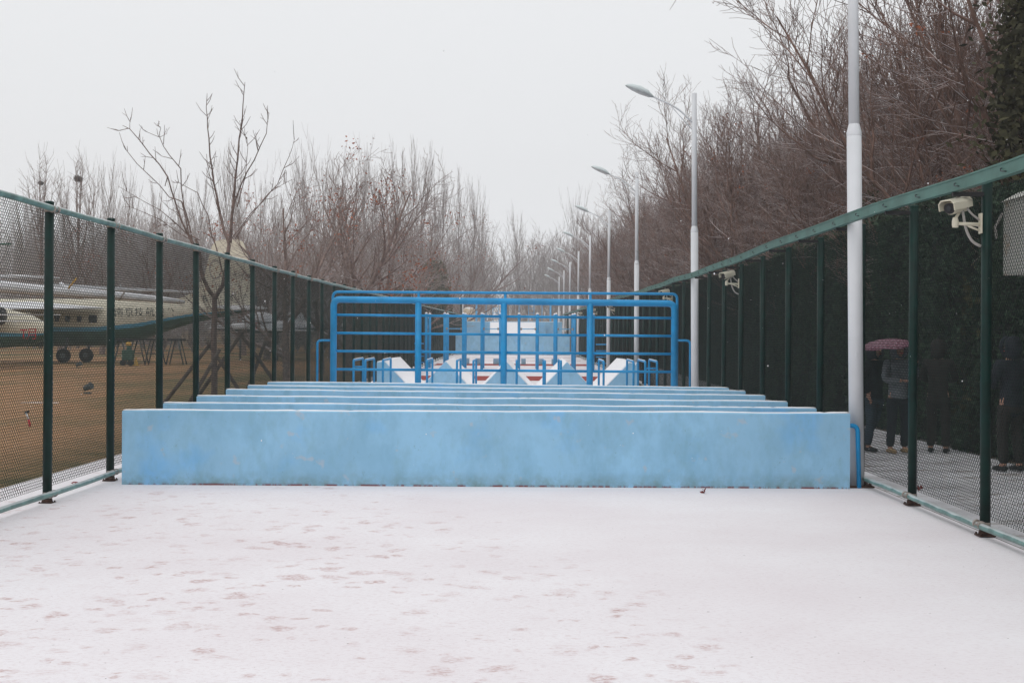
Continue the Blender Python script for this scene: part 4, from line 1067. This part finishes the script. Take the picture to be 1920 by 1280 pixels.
MB().add([(a.x,D-1.1,a.z),(c.x,D-1.1,c.z),(c.x-3.5,D-9,c.z-.28),(a.x-4.5,D-9,c.z-.16),(a.x,D-1.1,c.z-.30),(c.x,D-1.1,c.z-.06),(c.x-3.5,D-9,c.z-.32),(a.x-4.5,D-9,c.z-.34)],
         [(0,3,2,1),(4,5,6,7),(0,1,5,4),(1,2,6,5),(2,3,7,6),(3,0,4,7)]).build('wing', 'planewhite', r)
MB().add([W(395,572,D)+Vector((0,-.1,0)), W(470,572,D)+Vector((0,-.1,0)), W(500,577,D-4), W(440,579,D-4), W(395,576,D)+Vector((0,-.1,0)), W(470,576,D)+Vector((0,-.1,0)), W(500,579,D-4), W(440,582,D-4)],
         [(0,3,2,1),(4,5,6,7),(0,1,5,4),(1,2,6,5),(2,3,7,6),(3,0,4,7)]).build('tailplane', 'planewhite', r)
for px, yc in ((117,663),(160,659)):
    Dw = D-1.5 if px == 117 else D-.6; c = W(px,yc,Dw); c.z = gz(Dw)+.36
    wh = MB(); 
    prof = [(.10,-.13),(.33,-.13),(.36,-.08),(.36,.08),(.33,.13),(.10,.13)]; n = 20; vs = [(c.x+rr*math.cos(2*math.pi*k/n), c.y+t, c.z+rr*math.sin(2*math.pi*k/n)) for rr, t in prof for k in range(n)]
    wh.add(vs, [(i*n+k, (i+1)*n+k, (i+1)*n+(k+1)%n, i*n+(k+1)%n) for i in range(5) for k in range(n)] + [tuple(range(n)), tuple(5*n+k for k in range(n-1,-1,-1))], 0, False)
    w_ = wh.build('wheel', 'dark', r); MB().tube([(c.x,c.y-.16,c.z),(c.x,c.y+.16,c.z)], .14, 12).build('hub', 'under', w_)
    MB().tube([(c.x,c.y+.2,c.z),(c.x+.1,c.y+.3,c.z+.9)], .06, 8).build('landing_leg', 'under', r)

# nearer green-bellied transport, only its tail end in view
D = 56.
r = thing('transport_plane', (X(0,D), D, gz(D)), 'green-bellied transport aircraft at the left edge with red characters on its flank', 'aircraft')
fuselage([(-420,590,640),(-380,575,652),(-100,570,655),(10,578,652),(60,592,646),(86,606,636),(95,612,628)], D, 28).build('fuselage', ['cream','blue','green'], r)
text('T', (W(42,627,D-.95).x, D-.95, W(42,627,D-.95).z), .42, 'red', r, 'red_characters'); text('月', (W(58,627,D-.80).x, D-.80, W(58,627,D-.80).z), .38, 'red', r, 'red_characters')
MB().lathe([(.02,0),(.34,.02),(.36,.5),(.2,.8)], (0,0,0), 18)
en = MB(); c = W(-6,592,D-1.4); n = 20; vs = [(c.x+s_, c.y+rr*math.cos(2*math.pi*k/n), c.z+rr*math.sin(2*math.pi*k/n)) for s_, rr in ((-.9,.34),(.15,.38),(.25,.34)) for k in range(n)]
en.add(vs, [(i*n+k, i*n+(k+1)%n, (i+1)*n+(k+1)%n, (i+1)*n+k) for i in range(2) for k in range(n)] + [tuple(2*n+k for k in range(n))], 0, True).build('engine', 'dark', r)
for y0p, xe in ((587.5,112),(599.5,88)):
    a, c = W(-200,y0p,D-2), W(xe,y0p,D-2); MB().add([(a.x,D-2.6,a.z),(c.x,D-2,a.z),(a.x,D-1,a.z),(a.x,D-2.6,a.z-.10),(c.x,D-2,a.z-.03),(a.x,D-1,a.z-.10)], [(0,1,2),(5,4,3),(0,3,4,1),(1,4,5,2),(2,5,3,0)]).build('wing', 'planewhite', r)
MB().tube([W(-30,640,D), Vector((W(-30,640,D).x, D, gz(D)))], .08, 8).build('landing_leg', 'under', r)

# long pale boom and slim upper wing of the aircraft standing between them
D = 48.
r = thing('glider', (X(100,D), D, gz(D)), 'long slim white aircraft with tubular tail boom and thin high wing, nearest the left fence', 'aircraft')
MB().tube([W(-160,528,D),W(0,537,D),W(90,545,D),W(205,553,D),W(300,561,D),W(345,566,D)], [.27,.235,.20,.16,.13,.07], 14).build('tail_boom', 'planewhite', r)
a, c = W(95,531,D), W(345,543,D)
MB().add([(a.x,D-.1,a.z),(c.x,D+1.2,c.z),(c.x,D+1.6,c.z),(a.x,D+1.1,a.z),(a.x,D-.1,a.z-.17),(c.x,D+1.2,c.z-.07),(c.x,D+1.6,c.z-.07),(a.x,D+1.1,a.z-.17)],
         [(3,2,1,0),(4,5,6,7),(0,1,5,4),(1,2,6,5),(2,3,7,6),(3,0,4,7)]).build('upper_wing', 'planewhite', r)
MB().tube([W(-160,516,D),W(50,518,D),W(110,521,D)], [.07,.06,.03], 8).build('wing_tube', 'planewhite', r)
MB().tube([W(126,541,D-.3),W(142,521,D-.3)], .035, 6).build('strut', 'yellow', r); MB().tube([W(221,564,D-.3),W(234,544,D-.3)], .03, 6).build('strut', 'clamp', r)
MB().tube([W(110,531,D),W(122,542,D),W(150,543,D)], [.10,.13,.06], 8).build('fairing', 'planewhite', r)
for px in (-60, 93): MB().tube([W(px,545,D), Vector((X(px,D), D, gz(D)))], .03, 8).build('support_post', 'under', r)
for px, yy in ((283,553),(225,533)): MB().tube([W(px,yy+6,D),W(px,yy-2,D)], .014, 6).build('aerial', 'planewhite', r)

# green blob of a rotor tip at the left edge
D = 50.
r = thing('rotor_mast', (X(-60,D), D, gz(D)), 'dark green rotor blade tip poking in at the left edge above the aircraft', 'rotor')
a = W(-160,452,D); c = W(18,456,D)
MB().add([(a.x,D-.2,a.z),(c.x,D-.1,c.z),(c.x,D+.1,c.z),(a.x,D+.2,a.z),(a.x,D-.2,a.z-.14),(c.x,D-.1,c.z-.05),(c.x,D+.1,c.z-.05),(a.x,D+.2,a.z-.14)],
         [(3,2,1,0),(4,5,6,7),(0,1,5,4),(1,2,6,5),(2,3,7,6),(3,0,4,7)]).build('blade', 'green', r)
MB().tube([W(-100,452,D), Vector((X(-100,D), D, gz(D)))], .10, 8).build('mast', 'under', r)

# small white jet
D = 72.
r = thing('white_jet', (X(520,D), D, gz(D)), 'small snow-dusted white jet on display with bubble canopy and red mark', 'aircraft')
fuselage([(395,612,617),(440,606,622),(480,602,624),(540,601,623),(600,603,620),(645,607,615),(660,610,612)], D, 20).build('fuselage', ['planewhite','planewhite','under'], r)
b = MB(); c = W(486,603,D); b.lathe([(.95,0),(.90,.22),(.66,.42),(.3,.54),(.02,.57)], (0,0,0), 16); b.v = [(c.x+x*1.05, c.y+y*.5, c.z+z) for x, y, z in b.v]; b.build('canopy', 'planewhite', r)
MB().prism([(W(a,c,D).x, W(a,c,D).z) for a, c in ((535,604),(541,585),(566,584),(572,604))], D-.06, D+.06).build('tail_fin', 'planewhite', r)
text('田', (W(482,612,D).x, D-.36, W(482,612,D).z), .34, 'red', r, 'red_mark')
a, c = W(470,616,D), W(590,618,D); MB().add([(a.x,D-.3,a.z),(c.x,D-.3,c.z),(c.x-.5,D-4,c.z-.05),(a.x+1.6,D-4,a.z-.05),(a.x,D-.3,a.z-.1),(c.x,D-.3,c.z-.1),(c.x-.5,D-4,c.z-.12),(a.x+1.6,D-4,a.z-.12)],
         [(0,3,2,1),(4,5,6,7),(0,1,5,4),(1,2,6,5),(2,3,7,6),(3,0,4,7)]).build('wing', 'planewhite', r)
for px in (450,520,575): MB().tube([W(px,618,D), Vector((X(px,D), D, gz(D)))], .05, 8).build('landing_leg', 'under', r)

# trestles under the tail
D = 62.
for i, px in enumerate((225, 258, 290, 330)):
    r = thing('trestle', (X(px,D), D, gz(D)), 'dark folding trestle under the airliner tail, %s from the left' % ordn[i].replace('nearest','first'), 'trestle', 'dark trestles under the airliner')
    zt = 1.42; x = X(px,D)
    for s_ in (-1, 1):
        for yy in (-.3, .3): MB().tube([(x+s_*.15,D+yy,zt),(x+s_*.42,D+yy,gz(D))], .035, 6).build('leg', 'under', r)
    MB().box((x-.36,D-.36,zt),(x+.36,D+.36,zt+.10)).build('top', 'dark', r); MB().tube([(x-.3,D-.3,.8),(x+.3,D-.3,.8)], .025, 6).build('brace', 'under', r)
D = 60.; x = X(240, D)
r = thing('gas_cylinder_cart', (x, D, gz(D)), 'small green service cart with yellow cap and orange cone beside the trestles', 'cart')
MB().box((x-.28,D-.2,gz(D)+.25),(x+.22,D+.2,gz(D)+.75),0,.04).build('body', 'green', r); MB().lathe([(.11,0),(.14,.05),(.12,.14),(.02,.18)], (x,D,gz(D)+.95), 10).build('cap', 'yellow', r)
MB().tube([(x,D,gz(D)+.7),(x,D,gz(D)+.98)], .10, 10).build('neck', 'green', r)
for s_ in (-.2,.16): MB().tube([(x+s_,D-.25,gz(D)+.14),(x+s_,D-.17,gz(D)+.14)], .14, 12).build('wheel', 'dark', r)
D = 60.5; x = X(250, D)
tag(MB().lathe([(.16,0),(.16,.02),(.10,.03),(.02,.42)], (x+.1,D,gz(D)), 12).build('traffic_cone', 'yellow'), 'small orange cone beside the green service cart', 'cone')

# bits lying on the grass
for px, py, lb in ((163,738,'dark ground spotlight on the grass between the first two posts'), (146,697,'small grey ground spotlight below the aircraft wheels')):
    D = (CAMZ-.06)*F/(py-629); x = X(px,D); z = gz(D)
    r = thing('ground_spotlight', (x,D,z), lb, 'spotlight', 'ground spotlights on the grass')
    MB().box((x-.09,D-.08,z),(x+.09,D+.08,z+.03),0,.005).build('base', 'under', r)
    MB().tube([(x-.10,D,z+.03),(x-.10,D,z+.20),(x-.02,D,z+.20)], .012, 6).build('bracket', 'under', r)
    MB().tube([(x-.08,D-.02,z+.13),(x+.13,D-.08,z+.22)], [.07,.10], 12).build('lamp_body', 'under', r)
D = 1.62*F/(795-627); x = X(55,D)
r = thing('broken_sprinkler', (x, D, 0), 'small red and white broken sprinkler standing on the grass at left', 'sprinkler')
MB().tube([(x,D,0),(x-.03,D,.12)], .022, 8).build('pipe', 'red', r); MB().tube([(x-.03,D,.12),(x-.08,D,.25)], .018, 8).build('riser', 'white', r); MB().tube([(x-.10,D,.24),(x-.02,D,.27)], .020, 8).build('nozzle', 'dark', r)
for px, py, w_, lb in ((75,756,.55,'thin pale slab flush in the grass'), (165,753,.0,'')):
    if not w_: continue
    D = CAMZ*F/(py-628); x = X(px,D); tag(MB().box((x-.4,D-.25,-.02),(x+.5,D+.25,.03),0,.01).build('access_slab', 'snow'), 'snow-dusted access slab in the grass at left', 'slab')

# ------------------------------------------------------------------ people on the path
def skin(name, nodes, edges, m_, parent, lv=2):
    me = bpy.data.meshes.new(name); me.from_pydata([n_[0] for n_ in nodes], edges, []); me.materials.append(MT[m_])
    ob = bpy.data.objects.new(name, me); COL.objects.link(ob); ob.parent = parent
    sk = ob.modifiers.new('skin', 'SKIN'); sk.use_smooth_shade = True
    for i, n_ in enumerate(nodes):
        d = me.skin_vertices[0].data[i]; rr = n_[1]; d.radius = rr if isinstance(rr, tuple) else (rr, rr); d.use_root = (i == 0)
    ss = ob.modifiers.new('sub', 'SUBSURF'); ss.levels = lv; ss.render_levels = lv; return ob
def person(loc, rz, H, label, coat, trous, shoe, pose, hood=None, coat_len=.0, hand_mat='skin'):
    """faces -y in its own frame; H standing height"""
    k = H/1.70; r = thing('person', loc, label, 'person'); r.rotation_euler = (0,0,rz); r.scale = (k,k,k)
    la, ra, ll, rl = pose           # arms: (elbow, hand) ; legs: (knee, ankle, toe)
    hips = (0,0,.92)
    N = [(hips,(.135,.105)), ((0,0,1.10),(.125,.095)), ((0,0,1.30),(.150,.105)), ((0,.0,1.42),(.085,.07)), ((0,-.01,1.49),(.050,.052)), ((0,-.02,1.56),(.070,.085)), ((0,-.02,1.64),(.076,.092)), ((0,-.01,1.695),(.045,.055)),
         ((-.17,0,1.385),(.055,.055)), (la[0],(.040,.040)), (la[1],(.026,.026)), ((.17,0,1.385),(.055,.055)), (ra[0],(.040,.040)), (ra[1],(.026,.026)),
         ((-.095,0,.86),(.085,.085)), (ll[0],(.056,.058)), (ll[1],(.038,.040)), (ll[2],(.030,.028)), ((.095,0,.86),(.085,.085)), (rl[0],(.056,.058)), (rl[1],(.038,.040)), (rl[2],(.030,.028))]
    E = [(0,1),(1,2),(2,3),(3,4),(4,5),(5,6),(6,7),(2,8),(8,9),(9,10),(2,11),(11,12),(12,13),(0,14),(14,15),(15,16),(16,17),(0,18),(18,19),(19,20),(20,21)]
    skin('body', N, E, 'skin', r)
    # hands: palm and five fingers each
    for (el, hd) in (la, ra):
        d = (Vector(hd)-Vector(el)).normalized(); s = d.cross(Vector((0,0,1))); s = s.normalized() if s.length > .1 else Vector((1,0,0)); u = s.cross(d); h = Vector(hd)
        nn = [(tuple(h),(.022,.024)), (tuple(h+d*.045),(.026,.020)), (tuple(h+d*.08),(.030,.016))]; ee = [(0,1),(1,2)]
        for f in range(4):
            o = (f-1.5)*.018; L = (.06,.075,.07,.055)[f]; i0 = len(nn)
            nn += [(tuple(h+d*.085+s*o),(.009,.009)), (tuple(h+d*(.085+L*.5)+s*o-u*.012),(.008,.008)), (tuple(h+d*(.08+L*.75)+s*o-u*.035),(.007,.007))]; ee += [(2,i0),(i0,i0+1),(i0+1,i0+2)]
        i0 = len(nn); nn += [(tuple(h+d*.03+s*.034),(.010,.010)), (tuple(h+d*.065+s*.046-u*.012),(.009,.009))]; ee += [(1,i0),(i0,i0+1)]
        skin('hand', nn, ee, hand_mat, r, 1)
    # coat
    t = .022; cz = .80 - coat_len
    C = [((0,0,1.10),(.160,.125)), ((0,0,1.30),(.180,.130)), ((0,0,1.42),(.105,.09)), ((0,0,.92),(.172,.135)), ((0,0,cz),(.182,.142)), ((-.185,0,1.385),(.078,.078)), (la[0],(.064,.064)),
         (tuple(Vector(la[0]).lerp(Vector(la[1]),.9 if hand_mat == 'skin' else 1.22)),(.046,.046)), ((.185,0,1.385),(.078,.078)), (ra[0],(.064,.064)), (tuple(Vector(ra[0]).lerp(Vector(ra[1]),.9 if hand_mat == 'skin' else 1.22)),(.046,.046))]
    skin('coat', C, [(0,1),(1,2),(0,3),(3,4),(1,5),(5,6),(6,7),(1,8),(8,9),(9,10)], coat, r)
    for g in (ll, rl):
        sx = -.095 if g is ll else .095
    T = [((0,0,.90),(.150,.12)), ((-.10,0,.80),(.102,.100)), (ll[0],(.075,.078)), (ll[1],(.062,.066)), ((.10,0,.80),(.102,.100)), (rl[0],(.075,.078)), (rl[1],(.062,.066))]
    skin('trousers', T, [(0,1),(1,2),(2,3),(0,4),(4,5),(5,6)], trous, r)
    for g in (ll, rl):
        a = Vector(g[1]); c = Vector(g[2]); dd = (c-a); dd.z = 0; dd = dd.normalized()
        hl = a - dd*.05; hl.z = c.z; md = a + dd*.09; md.z = c.z+.012; tp = a + dd*.19; tp.z = c.z
        skin('shoe', [(tuple(a+Vector((0,0,-.02))),(.045,.048)), (tuple(md),(.046,.040)), (tuple(tp),(.038,.026)), (tuple(hl),(.038,.032))], [(0,1),(1,2),(0,3)], shoe, r, 1)
    # hair / hood and face
    if hood:
        hn = [((0,.010,1.44),(.115,.10)), ((0,.030,1.52),(.115,.098)), ((0,.035,1.61),(.125,.110)), ((0,.025,1.69),(.115,.105)), ((0,-.005,1.735),(.08,.07))]
        skin('hood', hn, [(0,1),(1,2),(2,3),(3,4)], hood, r)
        tb = MB(); tb.tube([(.10*math.cos(a_), -.075-.01*math.sin(a_), 1.60+.125*math.sin(a_)) for a_ in [2*math.pi*q_/16 for q_ in range(17)]], .024, 8, caps=False); r['_o'] = (0.,0.,0.); tb.build('hood_trim', hood, r)
    else:
        skin('hair', [((0,.02,1.60),(.082,.078)), ((0,.01,1.68),(.083,.088)), ((0,0,1.722),(.055,.055))], [(0,1),(1,2)], 'hair', r)
    r['_o'] = (0.,0.,0.)
    for s_ in (-.032,.032): MB().lathe([(.003,-.009),(.011,-.004),(.011,.004),(.003,.009)], (s_,-.108,1.625), 8).build('eye', 'ink', r)
    MB().tube([(0,-.105,1.625),(0,-.128,1.585),(0,-.108,1.578)], [.008,.014,.006], 8).build('nose', 'skin', r)
    MB().tube([(-.024,-.108,1.552),(0,-.113,1.550),(.024,-.108,1.552)], .006, 6).build('mouth', 'red', r)
    for s_ in (-.088,.088): MB().tube([(s_,-.01,1.585),(s_*1.06,0,1.61),(s_,.01,1.635)], [.008,.014,.009], 8).build('ear', 'skin', r)
    return r
st_l = ((-.11,-.02,.48),(-.12,.03,.09),(-.12,-.10,.035)); st_r = ((.10,-.05,.48),(.11,.0,.09),(.12,-.13,.035))
walk_l = ((-.10,-.16,.50),(-.10,-.20,.11),(-.10,-.32,.04)); walk_r = ((.10,.06,.48),(.10,.30,.14),(.10,.20,.045))
arm_dn_l = ((-.27,.03,1.13),(-.25,-.08,.90)); arm_dn_r = ((.27,.03,1.13),(.25,-.08,.90))
arm_fwd_l = ((-.25,-.02,1.14),(-.06,-.24,1.13)); arm_up_r = ((.26,-.06,1.16),(.17,-.22,1.36))
p1 = W(1682, 846, 18.6); 
person((p1.x, 18.6, 0), math.radians(14), 1.60, 'person in pale grey hooded coat and tan shoes under a checked umbrella', 'coatgrey', 'trouser', 'tan', (arm_fwd_l, arm_up_r, st_l, st_r), hood='coatgrey')
p2 = W(1641, 846, 18.8)
person((p2.x, 18.9, 0), math.radians(38), 1.58, 'person in long dark coat and slate jeans close to the umbrella holder', 'coatdark', 'jeans', 'dark', (arm_dn_l, ((.25,-.05,1.15),(.12,-.26,1.10)), st_l, walk_r), hood='coatdark', coat_len=.12)
p3 = W(1757, 848, 18.7)
person((p3.x, 18.7, 0), math.radians(150), 1.62, 'person in shade-darkened brown coat walking right of the umbrella', 'shadewear', 'shadewear', 'dark', (((-.25,-.06,1.13),(-.10,-.20,1.12)), ((.25,-.06,1.13),(.10,-.20,1.10)), st_l, st_r), hood='shadewear', coat_len=.15, hand_mat='dark')  # dark hood, clothes and hands put this figure's shade into colour
p4 = W(1893, 884, 16.1)
person((p4.x, 16.1, 0), math.radians(200), 1.66, 'person in wide shade-darkened trousers at the right edge behind the fence', 'coatdark', 'shadewear', 'dark', (((-.25,-.06,1.13),(-.10,-.20,1.12)), ((.25,-.06,1.13),(.10,-.20,1.10)), st_l, st_r), hood='coatdark', coat_len=.12, hand_mat='dark')  # shade on this figure painted too, by dark clothes, hood and hands
# umbrella
def umb_mat():
    m = bpy.data.materials.new('checked umbrella cloth'); m.use_nodes = True; n = m.node_tree.nodes; l = m.node_tree.links; b = n['Principled BSDF']; b.inputs['Roughness'].default_value = .6
    t = n.new('ShaderNodeTexCoord'); ck = n.new('ShaderNodeTexChecker'); ck.inputs['Scale'].default_value = 24; ck.inputs[1].default_value = (.16,.035,.07,1); ck.inputs[2].default_value = (.27,.15,.20,1)
    l.new(t.outputs['Object'], ck.inputs[0]); l.new(ck.outputs[0], b.inputs['Base Color']); return m
MT['umb'] = umb_mat()
ctr = W(1664, 634, 18.35); R_ = .37; ur = thing('umbrella', (ctr.x, 18.35, 1.15), 'open pink checked umbrella held above the person in grey', 'umbrella')
b = MB(); n = 32; rings = [(0.0,0.0),(.3,-.012),(.6,-.045),(.85,-.10),(1.0,-.155)]; vs = []
for t_, dz in rings:
    for k in range(n):
        a_ = 2*math.pi*k/n; sc_ = 1 - .05*(1-abs(math.cos(a_*4)))*t_; vs.append((ctr.x + R_*1.15*t_*sc_*math.cos(a_), ctr.y + R_*1.15*t_*sc_*math.sin(a_), ctr.z + dz + .02*t_*t_*(1-abs(math.cos(a_*4))) + .03*math.cos(a_)*t_))
fs = [(i*n+k, (i+1)*n+k, (i+1)*n+(k+1)%n, i*n+(k+1)%n) for i in range(4) for k in range(n)]
b.add(vs, fs, 0, True); co = b.build('canopy', 'umb', ur); sd_ = co.modifiers.new('thickness', 'SOLIDIFY'); sd_.thickness = .003
hx = p1.x + .17*.94; MB().tube([(ctr.x,18.35,ctr.z+.05),(ctr.x+.05,18.38,1.20)], .006, 6).build('shaft', 'dark', ur)
for k in range(8):
    a_ = 2*math.pi*k/8; MB().tube([(ctr.x,18.35,ctr.z-.01),(ctr.x+R_*1.12*math.cos(a_), 18.35+R_*1.12*math.sin(a_), ctr.z-.155)], .003, 4).build('rib', 'dark', ur)

# ------------------------------------------------------------------ litter by the bases, falling snow
rg = random.Random(8)
for i, (px, py) in enumerate(((141,907),(1320,913),(1725,905))):
    D = (CAMZ-.06)*F/(py-634); x = X(px,D); V = []; Fq = []
    for k in range(7):
        p = np.array([rg.uniform(-.03,.03), rg.uniform(-.03,.03), rg.uniform(.005,.04)]); a = rv(rg)*.03; c = np.cross(a, rv(rg)); c *= .016/max(np.linalg.norm(c),1e-6); o = len(V)
        V += [p-a, p+c, p+a, p-c]; Fq.append((o,o+1,o+2,o+3))
    o = raw('dead_leaf', V, Fq, 'rustred'); o.location = (x, D, 0.004); tag(o, ['curled brown leaf caught under the left fence rail','red leaf crumpled at the foot of the front wall','brown leaf caught under the right fence rail'][i], 'leaf')
V = []; Fq = []
n = 520
for i in range(n):
    D = 3 + 22*rg.random()**.8; x = rg.uniform(-.42,.42)*D; z = CAMZ + rg.uniform(-.1,.27)*D
    if z < .1: continue
    s = rg.uniform(.0012,.0026); o = len(V); V += [(x+s,D,z),(x-s,D,z),(x,D+s,z),(x,D-s,z),(x,D,z+s*1.3),(x,D,z-s*1.3)]
    for a, c, d in ((0,2,4),(2,1,4),(1,3,4),(3,0,4),(2,0,5),(1,2,5),(3,1,5),(0,3,5)): Fq.append((o+a,o+c,o+d))
o = raw('falling_snow', V, Fq, 'snow', n=3); tag(o, 'sparse fine snowflakes falling over the track', 'snowfall', kind='stuff')

# ------------------------------------------------------------------ haze
b = MB().box((-200,-30,-6),(200,240,34)); hz = b.build('haze', 'snow'); tag(hz, 'pale snowy haze over the whole place', 'haze', kind='stuff')
m = bpy.data.materials.new('haze'); m.use_nodes = True; nt = m.node_tree; nt.nodes.clear(); out = nt.nodes.new('ShaderNodeOutputMaterial'); pv = nt.nodes.new('ShaderNodeVolumePrincipled')
pv.inputs['Color'].default_value = (.93,.94,.96,1); pv.inputs['Density'].default_value = .0011; pv.inputs['Anisotropy'].default_value = .0
nt.links.new(pv.outputs[0], out.inputs['Volume']); hz.data.materials.clear(); hz.data.materials.append(m)

for o in bpy.data.objects:
    if '_o' in o: del o['_o']
    if o.parent is not None:
        for k in ('group', 'category'):
            if k in o: del o[k]
